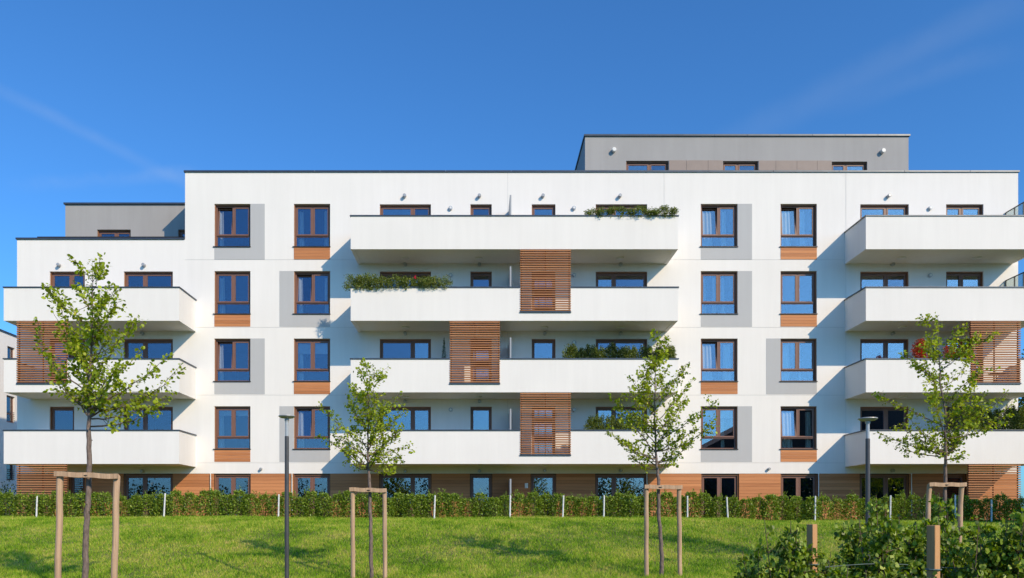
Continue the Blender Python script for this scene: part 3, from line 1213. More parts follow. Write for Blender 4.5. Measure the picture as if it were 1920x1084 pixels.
penthouse('penthouse', 1097, 1703.5, 256, 2.2, ZT - 0.55,
          [(1174, 1253.5, 301.5, 0.56), (1355.5, 1421.5, 302, 0.44), (1559.5, 1626, 303, 0.42)], 9.5,
          [(1150.5, 283), (1653.5, 285)],
          [(1254, 1287, 301), (1287, 1327.5, 301), (1327.5, 1355, 301),
           (1422, 1454.5, 301.5), (1454.5, 1494, 301.5), (1494, 1532, 301.5), (1532, 1559, 301.5)])
penthouse('penthouse', 122.5, 352, 384, 2.2, ZTL - 0.55,
          [(182, 245, 430.5, 0.54), (334, 351, 430.5, None)], 8)
# thin roof terrace rail above the lower roof
rl = MB()
ry = 0.75
rz = WZ(444.5, ry)
rl.tube([(WX(70, ry), ry, rz), (XM - 0.02, ry, rz)], 0.022, 8)
for px in (80, 132, 184, 236, 288, 340):
    rl.tube([(WX(px, ry), ry, ZTL - 0.55), (WX(px, ry), ry, rz)], 0.015, 6)
rl.build('roof_railing', 'sill_metal', bld)


# ---------------------------------------------------------------- curtains and things behind the glass
def curtain_mesh(w, h_, seed):
    rg = random.Random(seed)
    n = 28
    v, f = [], []
    ph = rg.uniform(0, 6)
    for i in range(n + 1):
        t = i / n
        for j, z in enumerate((0, h_ * 0.5, h_)):
            amp = 0.035 * (1.2 - 0.4 * j / 2)
            x = t * w * (1.0 + 0.08 * (2 - j))
            v.append((x, amp * math.sin(ph + t * w * 42 + 0.4 * math.sin(7 * t)), z))
    for i in range(n):
        for j in range(2):
            a = i * 3 + j
            f.append((a, a + 3, a + 4, a + 1))
    m_ = bpy.data.meshes.new('curtain')
    m_.from_pydata(v, [], f)
    m_.materials.append(MATS['curtain'])
    m_.polygons.foreach_set('use_smooth', [True] * len(m_.polygons))
    return m_


colname = ['first window column from the left', 'second window column from the left',
           'window column right of the centre balconies', 'window column beside the right balconies']
rowname = ['top floor', 'third floor', 'second floor', 'first floor']
cur = {(0, 0): [(0.14, 0.16)], (0, 1): [(0.12, 0.24), (1.28, 0.16)], (0, 2): [(0.05, 0.5), (1.0, 0.2)], (0, 3): [(0.08, 0.45), (0.98, 0.22)],
       (1, 0): [(0.12, 0.22)], (1, 1): [(0.12, 0.2), (1.3, 0.15)], (1, 2): [(0.08, 0.2), (0.6, 0.16), (0.98, 0.16)], (1, 3): [(0.03, 0.14)],
       (2, 0): [(0.12, 0.16)], (2, 1): [(0.12, 0.22)], (2, 2): [(0.05, 0.5), (1.1, 0.3)], (2, 3): [(0.04, 0.42), (0.95, 0.08)],
       (3, 0): [(0.08, 0.22)], (3, 1): [(0.12, 0.24)], (3, 2): [(1.0, 0.12)], (3, 3): [(0.05, 0.55), (1.25, 0.2)]}
for (k, c), lst in cur.items():
    a, b = main_cols[c]
    zt = WZ(HEAD[k] - 0.7)
    for i, (off_, w_) in enumerate(lst):
        hh = 1.66
        m_ = curtain_mesh(w_, hh, k * 10 + c + i * 3)
        ob = link('curtain', m_)
        ob.location = (WX(a) + off_, 0.33, zt - 80 / 42.33 + 0.02)
        side = 'drawn to the left' if off_ < 0.3 else ('hanging at the right' if off_ > 0.9 else 'hanging mid window')
        tag(ob, 'pale curtain %s, %s, %s' % (side, rowname[k], colname[c]), 'curtain', 'curtains behind the windows')

for (a, b, k, fr_, lab) in [(551, 619, 2, 0.30, 'pale roller blind a third lowered, second floor, second window column'),
                            (1314, 1383, 3, 0.22, 'pale roller blind a little lowered, first floor, window right of the centre balconies'),
                            (402, 469.5, 3, 0.16, 'pale roller blind just lowered, first floor, first window column')]:
    zt = WZ(HEAD[k] - 0.7) - 0.12
    hh = 1.7 * fr_
    bl = MB().box(WX(a) + 0.10, WX(b) - 0.10, 0.275, 0.280, zt - hh, zt).build('roller_blind', 'curtain')
    tag(bl, lab, 'blind', 'roller blinds behind the windows')

# ================================================================== NEIGHBOUR BUILDING ON THE LEFT
nb = thing('neighbour_building', (-27.6, 10, ZG), 'white neighbouring building edge with three small windows, left of the apartment block', 'building')
NXp = 0.0
mb = MB()
zt = 10.85 - ZG
ops = [(0.70, 1.42, 8.55 - ZG, 10.15 - ZG), (0.62, 1.42, 5.72 - ZG, 7.28 - ZG), (0.60, 1.40, 2.35 - ZG, 4.0 - ZG)]
# side wall facing +X, laid out along y with openings
ys = sorted({-9.0, 12.0} | {q for o_ in ops for q in (o_[0], o_[1])})
zs = sorted({0.0, zt} | {q for o_ in ops for q in (o_[2], o_[3])})
for i in range(len(ys) - 1):
    for j in range(len(zs) - 1):
        cy, cz = (ys[i] + ys[i + 1]) / 2, (zs[j] + zs[j + 1]) / 2
        if any(o_[0] < cy < o_[1] and o_[2] < cz < o_[3] for o_ in ops):
            continue
        mb.quad((0, ys[i], zs[j]), (0, ys[i + 1], zs[j]), (0, ys[i + 1], zs[j + 1]), (0, ys[i], zs[j + 1]))
for (a, b, c, d) in ops:
    mb.quad((0, a, c), (-0.2, a, c), (-0.2, a, d), (0, a, d))
    mb.quad((0, b, c), (-0.2, b, c), (-0.2, b, d), (0, b, d))
    mb.quad((0, a, d), (-0.2, a, d), (-0.2, b, d), (0, b, d))
    mb.quad((0, a, c), (-0.2, a, c), (-0.2, b, c), (0, b, c))
mb.quad((0, -9, 0), (-14, -9, 0), (-14, -9, zt), (0, -9, zt))
mb.quad((0, 12, 0), (-14, 12, 0), (-14, 12, zt), (0, 12, zt))
mb.quad((-14, -9, 0), (-14, 12, 0), (-14, 12, zt), (-14, -9, zt))
mb.build('wall', 'white_render', nb)
MB().box(-14, -0.002, -9, 12, zt - 0.3, zt - 0.02).build('roof', 'roof_felt', nb)
MB().box(-0.3, 0.06, -9.05, 12.05, zt, zt + 0.09).build('coping', 'coping_metal', nb)
MB().box(-2.5, -2.4, -8.9, 11.9, 0, zt - 0.3).build('interior', 'interior', nb)
for (a, b, c, d) in ops:
    w = bpy.data.objects.new('window', None)
    COL.objects.link(w)
    w.parent = nb
    m_ = MB()
    for (p0, p1, r0, r1) in ((a, a + .07, c, d), (b - .07, b, c, d), (a + .07, b - .07, d - .07, d), (a + .07, b - .07, c, c + .07),
                             (a + .07, b - .07, c + 0.5, c + 0.56)):
        m_.box(-0.19, -0.12, p0, p1, r0, r1)
    m_.build('frame', 'frame_brown', w)
    MB().box(-0.16, -0.15, a + .07, b - .07, c + .07, d - .07).build('pane', 'glass', w)
    m_ = MB()
    for i in range(6):
        m_.tube([(-0.03, a, c + 0.08 + i * 0.11), (-0.03, b, c + 0.08 + i * 0.11)], 0.012, 6)
    m_.build('railing', 'sill_metal', w)

# ================================================================== PLANT HELPERS


def blob_leaves(rng, n, rx, ry, rz, cz, size, lumps=7, droop=0.1, shell=0.55, aspect=0.55, base_flat=True):
    """leaf positions clumped in an uneven ellipsoid"""
    cen = norm(rng.normal(size=(lumps, 3))) * rng.uniform(0.25, 0.75, (lumps, 1))
    idx = rng.integers(0, lumps, n)
    p = cen[idx] + rng.normal(size=(n, 3)) * 0.30
    r = np.linalg.norm(p, axis=1)
    p = p * (np.minimum(1.08, r) / np.maximum(r, 1e-6))[:, None]
    out = norm(p)
    pos = p * np.array([rx, ry, rz]) + np.array([0, 0, cz])
    if base_flat:
        pos[:, 2] = np.abs(pos[:, 2])
    return leaves(rng, pos, size, droop, out * 0.7, aspect)


def merge(parts):
    V, Fc, Va = [], [], []
    n = 0
    for v_, f_, a_ in parts:
        V.append(v_)
        Fc.append(f_ + n)
        Va.append(a_)
        n += len(v_)
    return np.concatenate(V), np.concatenate(Fc), np.concatenate(Va)


# ================================================================== CLIPPED HEDGE PLANTS AT THE TOP OF THE BANK
HY = -5.0
hs_ = (D + HY) / F


def hedge_meshes(seed):
    rng = np.random.default_rng(seed)
    H = rng.uniform(0.88, 1.02)
    n = int(rng.uniform(1300, 1800))
    z = rng.beta(1.3, 1.0, n) * H
    wid = 0.33 * (0.72 + 0.35 * np.sin(z / H * 3.0)) * np.where(z > H * 0.85, 0.7, 1)
    a = rng.uniform(0, 2 * np.pi, n)
    r = rng.uniform(0.2, 1, n) ** 0.6
    pos = np.stack([np.cos(a) * r * wid, np.sin(a) * r * wid * 0.75, z], 1)
    out = np.stack([np.cos(a), np.sin(a), np.full(n, 0.5)], 1)
    parts = [leaves(rng, pos, 0.070, 0.0, out * 0.6, 0.58)]
    for _ in range(rng.integers(2, 6)):
        x0, y0 = rng.normal(size=2) * 0.13
        t = rng.uniform(0, 1, 26)
        hh = rng.uniform(0.08, 0.30)
        pp = np.stack([x0 + rng.normal(size=26) * 0.02, y0 + rng.normal(size=26) * 0.02, H * 0.92 + t * hh], 1)
        parts.append(leaves(rng, pp, 0.055, -0.5, None, 0.5))
    V, Fc, Va = merge(parts)
    lm = fastmesh('foliage', V, Fc, 'leaf_hedge', Va)
    sb = MB()
    for q in range(4):
        x0, y0 = rng.normal(size=2) * 0.04
        x1, y1 = rng.normal(size=2) * 0.12
        sb.tube([(x0, y0, -0.05), ((x0 + x1) / 2, (y0 + y1) / 2, H * 0.5), (x1, y1, H * 0.95)], [0.012, 0.009, 0.004], 5)
    sm = bpy.data.meshes.new('stem')
    sm.from_pydata(sb.v, [], sb.f)
    sm.materials.append(MATS['bark_young'])
    return lm, sm


hv = [hedge_meshes(100 + i) for i in range(9)]
px = -8.0
i = 0
hedge_things = []
while px < 1925:
    skip = False
    if not skip:
        lm, sm = hv[(i * 5 + rnd.randrange(3)) % len(hv)]
        x = (px - VX) * hs_
        y = HY + rnd.uniform(-0.12, 0.12)
        t = thing('hedge_plant', (x, y, float(hgt(x, y)) - 0.02), 'small leafy evergreen shrub in the low hedge along the top of the bank',
                  'shrub', 'hedge shrubs in a row along the ground floor', rz=rnd.choice((0, math.pi)) + rnd.uniform(-.4, .4))
        s_ = rnd.uniform(0.86, 1.08)
        if rnd.random() < 0.08:
            s_ *= 1.16
        dens = rnd.uniform(0.85, 1.1)
        t.scale = (dens, dens, s_)
        link('foliage', lm, t)
        link('stem', sm, t)
        hedge_things.append((px, t))
    px += rnd.uniform(19.5, 27.5)
    i += 1

# white marker posts in the hedge
POSTN = ['left of the first tree', 'between first tree and lamp', 'beside the left lamp', 'below the wide centre door', 'under the centre partition',
         'right of the small centre window', 'left of the third tree', 'right of the third tree stakes', 'leaning near the right', 'beside the last sunny window',
         'right of the second lamp', 'inside the fourth tree stakes', 'in the shaded hedge end']
posts = [(68, 930, 971, -2, 'thin white post in the hedge left of the first tree'),
         (307, 925, 970, -3, 'thin white post in the hedge between the staked tree and the lamp'),
         (522, 927, 972, -1, 'thin white post in the hedge just left of the lamp post'),
         (814, 929, 973, -2, 'thin white post in the hedge below the wide centre door'),
         (956, 929, 973, -1, 'thin white post in the hedge under the centre balcony partition'),
         (1055, 929, 973, -2, 'thin white post in the hedge right of the small square window'),
         (1132, 929, 973, -1, 'thin white post in the hedge left of the third tree'),
         (1289, 930, 974, 0, 'thin white post in the hedge just right of the third tree stakes'),
         (1365, 932, 973, 3, 'leaning white post in the hedge below the right ground window'),
         (1528, 930, 974, -1, 'thin white post in the hedge beside the last sunny ground window'),
         (1669, 929, 978, -1, 'thin white post in the hedge right of the second lamp post'),
         (1791, 928, 962, 0, 'short white post in the hedge between the fourth tree stakes'),
         (1859, 937, 966, 0, 'short white post in the shaded end of the hedge')]
for (a, yt, yb, ln, lab) in posts:
    y = HY - 0.32
    sc_ = (D + y) / F
    x = (a - VX) * sc_
    z0 = float(hgt(x, y)) - 0.05
    zt = (VY - yt) * sc_
    ob = MB().tube([(0, 0, 0), (0, 0, (zt - z0) * 0.5), (0, 0, zt - z0 - 0.01), (0, 0, zt - z0)], [0.031, 0.030, 0.029, 0.02], 8).build('marker_post', 'post_white')
    ob.location = (x, y, z0)
    ob.rotation_euler = (0, R(-ln), 0)
    tag(ob, lab, 'post', 'white posts along the hedge')
ORD = ['first', 'second', 'third', 'fourth', 'fifth', 'sixth', 'seventh', 'eighth', 'ninth', 'tenth', 'eleventh', 'twelfth', 'thirteenth', 'fourteenth', 'fifteenth']


def ordinal(n):
    tens = {20: 'twenty', 30: 'thirty'}
    o_ = ORD + ['sixteenth', 'seventeenth', 'eighteenth', 'nineteenth', 'twentieth']
    return o_[n] if n < 20 else 'twenty ' + ORD[n - 20]


cnt = {}
for (px, t) in hedge_things:
    j = sum(1 for p_ in posts if p_[0] < px) - 1
    cnt[j] = cnt.get(j, 0) + 1
    if j < 0:
        t['label'] = '%s hedge shrub from the left picture edge' % ORD[cnt[j] - 1]
    else:
        t['label'] = '%s hedge shrub right of the white post %s' % (ORD[cnt[j] - 1], POSTN[j])


# ================================================================== YOUNG TREES
def young_tree(name, dist, trunk_px, ends, base_px, label, seed, leaf=0.075, r0=0.045, per_m=34, extra=10):
    """trunk_px: list of (px,py) from base to tip; ends: branch tips in picture coordinates at that distance"""
    rng = np.random.default_rng(seed)
    s = dist / F
    Y = dist - D

    def W(px_, py_, dy=0.0):
        return np.array([(px_ - VX) * s, Y + dy, (VY - py_) * s])
    tp = [W(*p) for p in trunk_px]
    x0, z0 = tp[0][0], float(hgt(tp[0][0], Y))
    tp[0][2] = z0 - 0.05
    org = np.array([x0, Y, z0])
    # resample trunk
    tr = []
    for i in range(len(tp) - 1):
        for t in np.linspace(0, 1, 7)[:-1]:
            tr.append(tp[i] * (1 - t) + tp[i + 1] * t)
    tr.append(tp[-1])
    tr = np.array(tr)
    L = len(tr)
    tr[3:, 0] += rng.normal(size=L - 3) * 0.006
    tr[3:, 1] += np.cumsum(rng.normal(size=L - 3) * 0.008)
    zz_ = tr[:, 2]
    zb = (VY - base_px) * s
    tfr = (zz_ - zz_[0]) / (zz_[-1] - zz_[0])
    rad = np.where(zz_ < zb, r0 * (1 - 0.30 * (zz_ - zz_[0]) / (zb - zz_[0])), 0)
    up = np.clip((zz_ - zb) / (zz_[-1] - zb), 0, 1)
    rad = np.where(zz_ < zb, rad, r0 * 0.55 * (1 - up) ** 1.1 + 0.003)
    root = thing(name, tuple(org), label, 'tree')
    mb = MB()
    mb.tube([tuple(p - org) for p in tr], list(rad), 10)
    # knots
    for _ in range(9):
        j = rng.integers(4, max(5, int(L * 0.6)))
        a = rng.uniform(0, 6.28)
        p = tr[j] - org
        q = p + np.array([math.cos(a), math.sin(a), 0.3]) * (rad[j] + 0.012)
        mb.tube([tuple(p), tuple(q)], [rad[j] * 0.4, rad[j] * 0.2], 5)
    mb.build('trunk', 'bark', root, smooth=True)
    lp, lo = [], []
    bm = MB()

    def branch(p0, p1, r, lev):
        ln = np.linalg.norm(p1 - p0)
        n = max(5, int(ln / 0.09))
        sag = np.array([0, 0, 1.0]) * ln * rng.uniform(-0.10, 0.02)
        side = rng.normal(size=3) * ln * 0.05
        t = np.linspace(0, 1, n)[:, None]
        path = p0 * (1 - t) + p1 * t + (4 * t * (1 - t)) * (sag + side) + np.concatenate([np.zeros((1, 3)), rng.normal(size=(n - 1, 3)) * 0.010])
        bm.tube([tuple(q - org) for q in path], list(np.linspace(r, 0.0022, n)), 5 if lev < 2 else 4, cap=False)
        start = {0: 0.26, 1: 0.18, 2: 0.05}[lev]
        cnt = int(ln * per_m * (1.0 if lev else 0.9))
        for _ in range(cnt):
            u = start + (1 - start) * rng.uniform(0, 1) ** 0.8
            j = min(n - 2, int(u * (n - 1)))
            fr = u * (n - 1) - j
            q = path[j] * (1 - fr) + path[j + 1] * fr
            q = q + rng.normal(size=3) * np.array([0.035, 0.035, 0.03])
            dr = norm(p1 - p0)
            lp.append(q)
            lo.append(dr * 0.5 + rng.normal(size=3) * 0.4)
        for _ in range(3):
            lp.append(path[-1] + rng.normal(size=3) * 0.02)
            lo.append(norm(p1 - p0))
        return path

    def at_z(z):
        j = int(np.argmin(np.abs(tr[:, 2] - z)))
        return tr[j].copy(), rad[j]
    ends = list(ends)
    top_py = trunk_px[-1][1]
    for _ in range(extra):
        py_ = rng.uniform(top_py + 25, base_px - 35)
        f_ = 0.5 + 0.5 * math.sin((base_px - py_) / (base_px - top_py) * 3.1)
        tx = np.interp(py_, [p[1] for p in trunk_px][::-1], [p[0] for p in trunk_px][::-1])
        ends.append((tx + rng.normal() * 32 * f_ * (16 / dist), py_))
    for e in ends:
        ex, ey = e[0], e[1]
        tx = np.interp(ey, [p[1] for p in trunk_px][::-1], [p[0] for p in trunk_px][::-1])
        lat = abs(ex - tx)
        sy = ey + lat * rng.uniform(0.75, 1.15) + 12
        if len(e) > 2:
            sy = e[2]
        sy = min(sy, base_px - rng.uniform(0, 10))
        sy = max(sy, ey - 5)
        p0, rr = at_z((VY - sy) * s)
        dy = rng.normal() * 0.45 * (0.4 + lat * s)
        p1 = W(ex, ey, dy)
        path = branch(p0, p1, max(0.006, min(rr * 0.55, 0.016)), 0)
        ln = np.linalg.norm(p1 - p0)
        for _ in range(int(3 + ln * 4.2)):
            u = rng.uniform(0.22, 0.95)
            q = path[int(u * (len(path) - 1))]
            d = norm(p1 - p0) * 0.75 + rng.normal(size=3) * 0.55
            d[2] += 0.22
            l2 = rng.uniform(0.10, 0.36) * (1.15 - u * 0.55)
            branch(q, q + norm(d) * l2, 0.005, 1)
    # leaves along the leader
    for j in range(int(L * 0.6), L):
        if tr[j][2] > zb + 0.15:
            for _ in range(4):
                lp.append(tr[j] + rng.normal(size=3) * 0.05)
                lo.append(rng.normal(size=3))
    bm.build('branches', 'bark_young', root, smooth=True)
    lp, lo = np.array(lp) - org, np.array(lo)
    V, Fc, Va = leaves(rng, lp, leaf, 0.35, lo, 0.78, 0.62)
    link('crown', fastmesh('crown', V, Fc, 'leaf_tree', Va), root)
    return root


young_tree('young_tree', 12.6, [(157, 1110), (160, 1040), (165, 960), (167, 880), (167, 800), (170, 700), (172, 600), (171, 492)],
           [(72, 527, 700), (88, 545, 720), (68, 640, 770), (62, 655, 765), (98, 715, 790), (80, 600, 740), (110, 585, 700), (130, 560), (143, 535), (160, 505), (185, 495), (200, 512),
            (245, 560), (228, 545), (250, 590), (238, 620), (312, 664, 765), (322, 672, 770), (285, 690, 760), (255, 650), (308, 742, 795), (285, 752, 792), (262, 735, 790),
            (215, 640), (220, 580), (120, 640), (130, 680), (115, 620), (200, 700), (225, 710), (140, 610), (150, 660), (240, 690), (195, 560), (205, 600), (145, 745), (195, 755)],
           800, 'slender young tree held by the wide wooden frame at the left', 11, 0.066, 0.052, 44, 7)
young_tree('young_tree', 16.0, [(697, 1090), (696, 1020), (694, 950), (690, 880), (689, 810), (690, 750), (693, 700)],
           [(648, 712), (668, 690), (685, 684), (722, 683), (718, 705), (748, 735), (757, 762), (745, 780), (764, 828, 866), (755, 800, 860), (740, 850, 872), (624, 775, 830), (630, 816, 862),
            (645, 850, 875), (652, 760), (640, 735), (735, 880, 885), (720, 800), (660, 820), (715, 760), (705, 720), (670, 730), (655, 790), (735, 815), (700, 770), (675, 770), (722, 842), (662, 848)],
           884, 'young tree with a slim oval crown between stakes, left of centre', 22, 0.060, 0.043, 50, 12)
young_tree('young_tree', 16.0, [(1240, 1092), (1241, 1040), (1236, 980), (1235, 900), (1231, 860), (1228, 780), (1229, 700), (1234, 622)],
           [(1228, 625), (1242, 640), (1250, 655), (1205, 690), (1188, 700), (1212, 665), (1262, 680), (1290, 683), (1306, 706), (1278, 700), (1318, 768, 830), (1321, 786, 845), (1300, 745),
            (1295, 830, 866), (1310, 800, 850), (1137, 812, 862), (1160, 820, 868), (1146, 742, 800), (1158, 760), (1182, 737), (1175, 710), (1250, 872, 880), (1185, 780), (1200, 745), (1270, 770), (1285, 800), (1255, 730),
            (1210, 830), (1260, 830), (1190, 850)],
           884, 'tall loose crowned young tree staked before the centre balconies, right side', 33, 0.062, 0.045, 50, 13)
young_tree('young_tree', 16.0, [(1766, 1092), (1768, 1020), (1769, 960), (1772, 880), (1773, 845), (1772, 780), (1763, 720), (1760, 650), (1757, 592)],
           [(1755, 590), (1765, 605), (1778, 625), (1805, 617), (1795, 640), (1745, 640), (1715, 655), (1850, 632, 700), (1835, 655), (1722, 705), (1740, 690), (1677, 735, 800), (1700, 745), (1666, 806, 850),
            (1690, 800, 850), (1692, 835, 858), (1880, 757, 820), (1868, 742, 810), (1850, 690), (1837, 700), (1836, 815, 855), (1850, 780), (1825, 760), (1715, 780), (1735, 750), (1800, 720), (1790, 680), (1810, 790),
            (1795, 830), (1740, 810), (1810, 750), (1720, 820), (1782, 862, 868)],
           868, 'young tree growing through the front hedge at the right', 44, 0.062, 0.045, 50, 13)


# wooden stake frames round the trees
def stake_frame(dist, pa, pb, ya, yb, trunkx, label, r=0.05, bot=(0, 0)):
    s = dist / F
    Y = dist - D
    xa, xb = (pa - VX) * s, (pb - VX) * s
    xm = (trunkx - VX) * s
    zg = float(hgt((xa + xb) / 2, Y))
    root = thing('tree_stake_frame', ((xa + xb) / 2, Y, zg), label, 'tree stake', 'wooden stake frames of the young trees')
    ox = (xa + xb) / 2
    za, zb_ = (VY - ya) * s - zg, (VY - yb) * s - zg
    for (x, z, b) in ((xa, za, bot[0]), (xb, zb_, bot[1])):
        n = 10
        pts = [((x - ox) + b * s * (1 - t / n), 0.012 * math.sin(t * 1.3 + x), -0.15 + (z + 0.15) * t / n) for t in range(n + 1)]
        pts.append((x - ox, 0.0, z + 0.004))
        MB().tube(pts, [r * (1 + 0.03 * math.sin(i * 2.1)) for i in range(n + 1)] + [r * 0.9], 12).build('post', 'stake', root, smooth=False)
    yf = -r * 1.05 - 0.02
    hb = 0.04
    over = 0.05
    bm = MB()
    n = 8
    xs_ = np.linspace(xa - ox - over, xb - ox + over, n + 1)
    for i in range(n):
        u0, u1 = i / n, (i + 1) / n
        z0 = za + (zb_ - za) * u0 + 0.006 * math.sin(i * 1.7)
        z1 = za + (zb_ - za) * u1 + 0.006 * math.sin((i + 1) * 1.7)
        v0 = len(bm.v)
        y0, y1 = yf - 0.025, yf + 0.02
        bm.v += [(xs_[i], y0, z0 - hb), (xs_[i + 1], y0, z1 - hb), (xs_[i + 1], y1, z1 - hb), (xs_[i], y1, z0 - hb),
                 (xs_[i], y0, z0 + hb), (xs_[i + 1], y0, z1 + hb), (xs_[i + 1], y1, z1 + hb), (xs_[i], y1, z0 + hb)]
        for f in ((0, 3, 2, 1), (4, 5, 6, 7), (0, 1, 5, 4), (2, 3, 7, 6)):
            bm.f.append(tuple(v0 + q for q in f))
        if i == 0:
            bm.f.append((v0 + 3, v0, v0 + 4, v0 + 7))
        if i == n - 1:
            bm.f.append((v0 + 1, v0 + 2, v0 + 6, v0 + 5))
    bm.build('crossbar', 'stake', root)
    zt = za + (zb_ - za) * (xm - xa) / (xb - xa)
    pts = []
    for i in range(13):
        a = 2 * math.pi * i / 12
        pts.append((xm - ox + 0.06 * math.cos(a), -0.02 + 0.075 * math.sin(a), zt + 0.01 * math.sin(a)))
    MB().tube(pts, 0.014, 6, cap=False).build('tie', 'rubber', root)
    return root


stake_frame(12.5, 113, 219, 889, 894, 166, 'wide wooden stake frame round the leftmost young tree', 0.050, (-6, -6))
stake_frame(15.95, 661, 721, 918, 920, 692, 'wooden stake frame round the slim tree left of centre', 0.046, (1, 1))
stake_frame(15.95, 1212, 1273, 913, 914, 1236, 'wooden stake frame before the centre right ground floor doors', 0.046, (0, 2))
stake_frame(15.95, 1743, 1803, 909, 909, 1770, 'wooden stake frame standing in the front hedge at the right', 0.046, (-10, -8))


# ================================================================== STREET LAMPS
def street_lamp(dist, px, ytop, ysec, label, headw):
    s = dist / F
    Y = dist - D
    x = (px - VX) * s
    zg = float(hgt(x, Y))
    zt = (VY - ytop) * s - zg
    z2 = (VY - ysec) * s - zg
    root = thing('street_lamp', (x, Y, zg), label, 'street lamp', 'lamp posts on the lawn')
    MB().tube([(0, 0, -0.2), (0, 0, 0.5), (0, 0, z2 - 0.01), (0, 0, z2)], [0.044, 0.043, 0.040, 0.036], 16).build('pole', 'pole_grey', root, smooth=False)
    MB().tube([(0, 0, z2), (0, 0, z2 + 0.005), (0, 0, zt - 0.09), (0, 0, zt - 0.06)], [0.030, 0.032, 0.032, 0.036], 16).build('light_tube', 'pole_light', root)
    hw = headw * s / 2
    MB().tube([(0, 0, zt - 0.062), (0, 0, zt - 0.055), (0, 0, zt - 0.025), (0, 0, zt - 0.012), (0, 0, zt)],
              [0.05, hw * 0.75, hw, hw * 0.97, hw * 0.55], 28).build('lamp_head', 'lamp_metal', root)
    MB().tube([(0, 0, zt - 0.115), (0, 0, zt - 0.06)], [0.042, 0.045], 16).build('collar', 'lamp_metal', root)
    MB().box(-0.02, 0.02, -0.046, -0.036, 0.55, 0.75).build('hatch', 'pole_grey', root)


street_lamp(15.0, 537.8, 778.5, 818, 'grey lamp post with a flat disc head on the lawn, left one', 31)
street_lamp(14.6, 1627, 783, 822.5, 'grey lamp post with a flat disc head rising behind the front hedge', 35)


# ================================================================== PLANTS ON THE BALCONIES
def box_row(pxa, pxb, k, zoff, h_, m, label, seed, step=15, flower=None, size=0.06, hang=0.10, dens=650):
    rng = np.random.default_rng(seed)
    y = FY + 0.02
    zc = COPZ[k]
    xa, xb = WX(pxa, y), WX(pxb, y)
    root = thing('planter_box', ((xa + xb) / 2, y, zc), label, 'plants')
    parts = []
    x = xa + 0.08
    while x < xb - 0.05:
        hh = h_ * rng.uniform(0.65, 1.15)
        n = int(dens * rng.uniform(0.7, 1.2))
        V, Fc, Va = blob_leaves(rng, n, 0.30 * rng.uniform(0.8, 1.1), 0.22, hh * 0.75, 0, size, 6, 0.15, base_flat=False)
        V = V + np.array([x - (xa + xb) / 2, rng.uniform(-0.10, 0.06), zoff + hh * 0.35])
        parts.append((V, Fc, Va))
        if rng.uniform() < 0.7:
            n = 26
            t = rng.uniform(0, 1, n)
            pp = np.stack([x - (xa + xb) / 2 + rng.normal(size=n) * 0.07, np.full(n, -0.10) + rng.normal(size=n) * 0.03, -t * hang], 1)
            parts.append(leaves(rng, pp, size, 0.6, None, 0.5))
        x += step / 44.8 * rng.uniform(0.75, 1.25)
    V, Fc, Va = merge(parts)
    link('foliage', fastmesh('foliage', V, Fc, m, Va), root)
    MB().box(-(xb - xa) / 2 + 0.1, (xb - xa) / 2 - 0.1, 0.20, 0.42, -0.22, -0.02).build('trough', 'pot', root)
    if flower:
        fx, fy = flower
        pos = np.array([[WX(fx, y) - (xa + xb) / 2, -0.12, WZ(fy, y) - zc]]) + rng.normal(size=(26, 3)) * 0.025
        V, Fc, Va = leaves(rng, pos, 0.05, 0, None, 0.9)
        link('flower', fastmesh('flower', V, Fc, 'flower_red', Va), root)


box_row(1106, 1263, 0, 0.05, 0.30, 'leaf_box', 'trailing green plants over the top centre balcony edge, right end', 301, 17)
box_row(652, 836, 1, 0.04, 0.42, 'leaf_box', 'long bushy planter with a red flower on the left end of the third floor balcony', 302, 13,
        flower=(779, 522), dens=850)


def shrub(px, pyt, k, wpx, y, m, label, seed, name='balcony_shrub', cone=False, size=0.05, n=420, group=None, zfloor=None):
    rng = np.random.default_rng(seed)
    s = (D + y) / F
    x = (px - VX) * s
    zf = FLOORS[k] if zfloor is None else zfloor
    zb = zf + 0.35
    zt = (VY - pyt) * s
    H = zt - zb
    root = thing(name, (x, y, zf), label, 'shrub', group)
    hw = wpx * s / 2
    n = int(n * 1.7)
    if cone:
        z = rng.beta(1.1, 1.4, n) * H
        rr = hw * np.clip(1.0 - (z / H) ** 1.6, 0.04, 1) * rng.uniform(0.4, 1.05, n)
        a = rng.uniform(0, 6.283, n)
        pos = np.stack([np.cos(a) * rr, np.sin(a) * rr, z + 0.35], 1)
        V, Fc, Va = leaves(rng, pos, size, -0.9, np.stack([np.cos(a), np.sin(a), np.ones(n)], 1) * 0.5, 0.5)
    else:
        n = int(n * 2.6)
        size *= 1.15
        z = rng.beta(1.5, 1.0, n) * H
        a = rng.uniform(0, 6.283, n)
        lump = 0.82 + 0.2 * np.sin(a * 3 + z * 9 + seed) + 0.1 * np.sin(a * 7 + z * 17)
        rr = hw * 1.28 * lump * (1.0 - 0.45 * np.clip(z / H, 0, 1) ** 4) * rng.uniform(0.1, 1.12, n) ** 0.6
        z = z * (0.98 + 0.07 * np.sin(a * 2 + seed * 1.7) + 0.035 * rng.normal(size=n))
        pos = np.stack([np.cos(a) * rr, np.sin(a) * rr * min(1, 0.15 / hw), z + 0.35], 1)
        V, Fc, Va = leaves(rng, pos, size, -0.1, np.stack([np.cos(a), np.sin(a), 0.4 + 0 * a], 1) * 0.7, 0.55)
    link('foliage', fastmesh('foliage', V, Fc, m, Va), root)
    MB().tube([(0, 0, 0.25), (0, 0, 0.35 + H * 0.6)], [0.015, 0.008], 6).build('stem', 'bark_young', root)
    MB().tube([(0, 0, 0.002), (0, 0, 0.34), (0, 0, 0.36)], [0.13, 0.17, 0.16], 14).build('pot', 'pot', root)


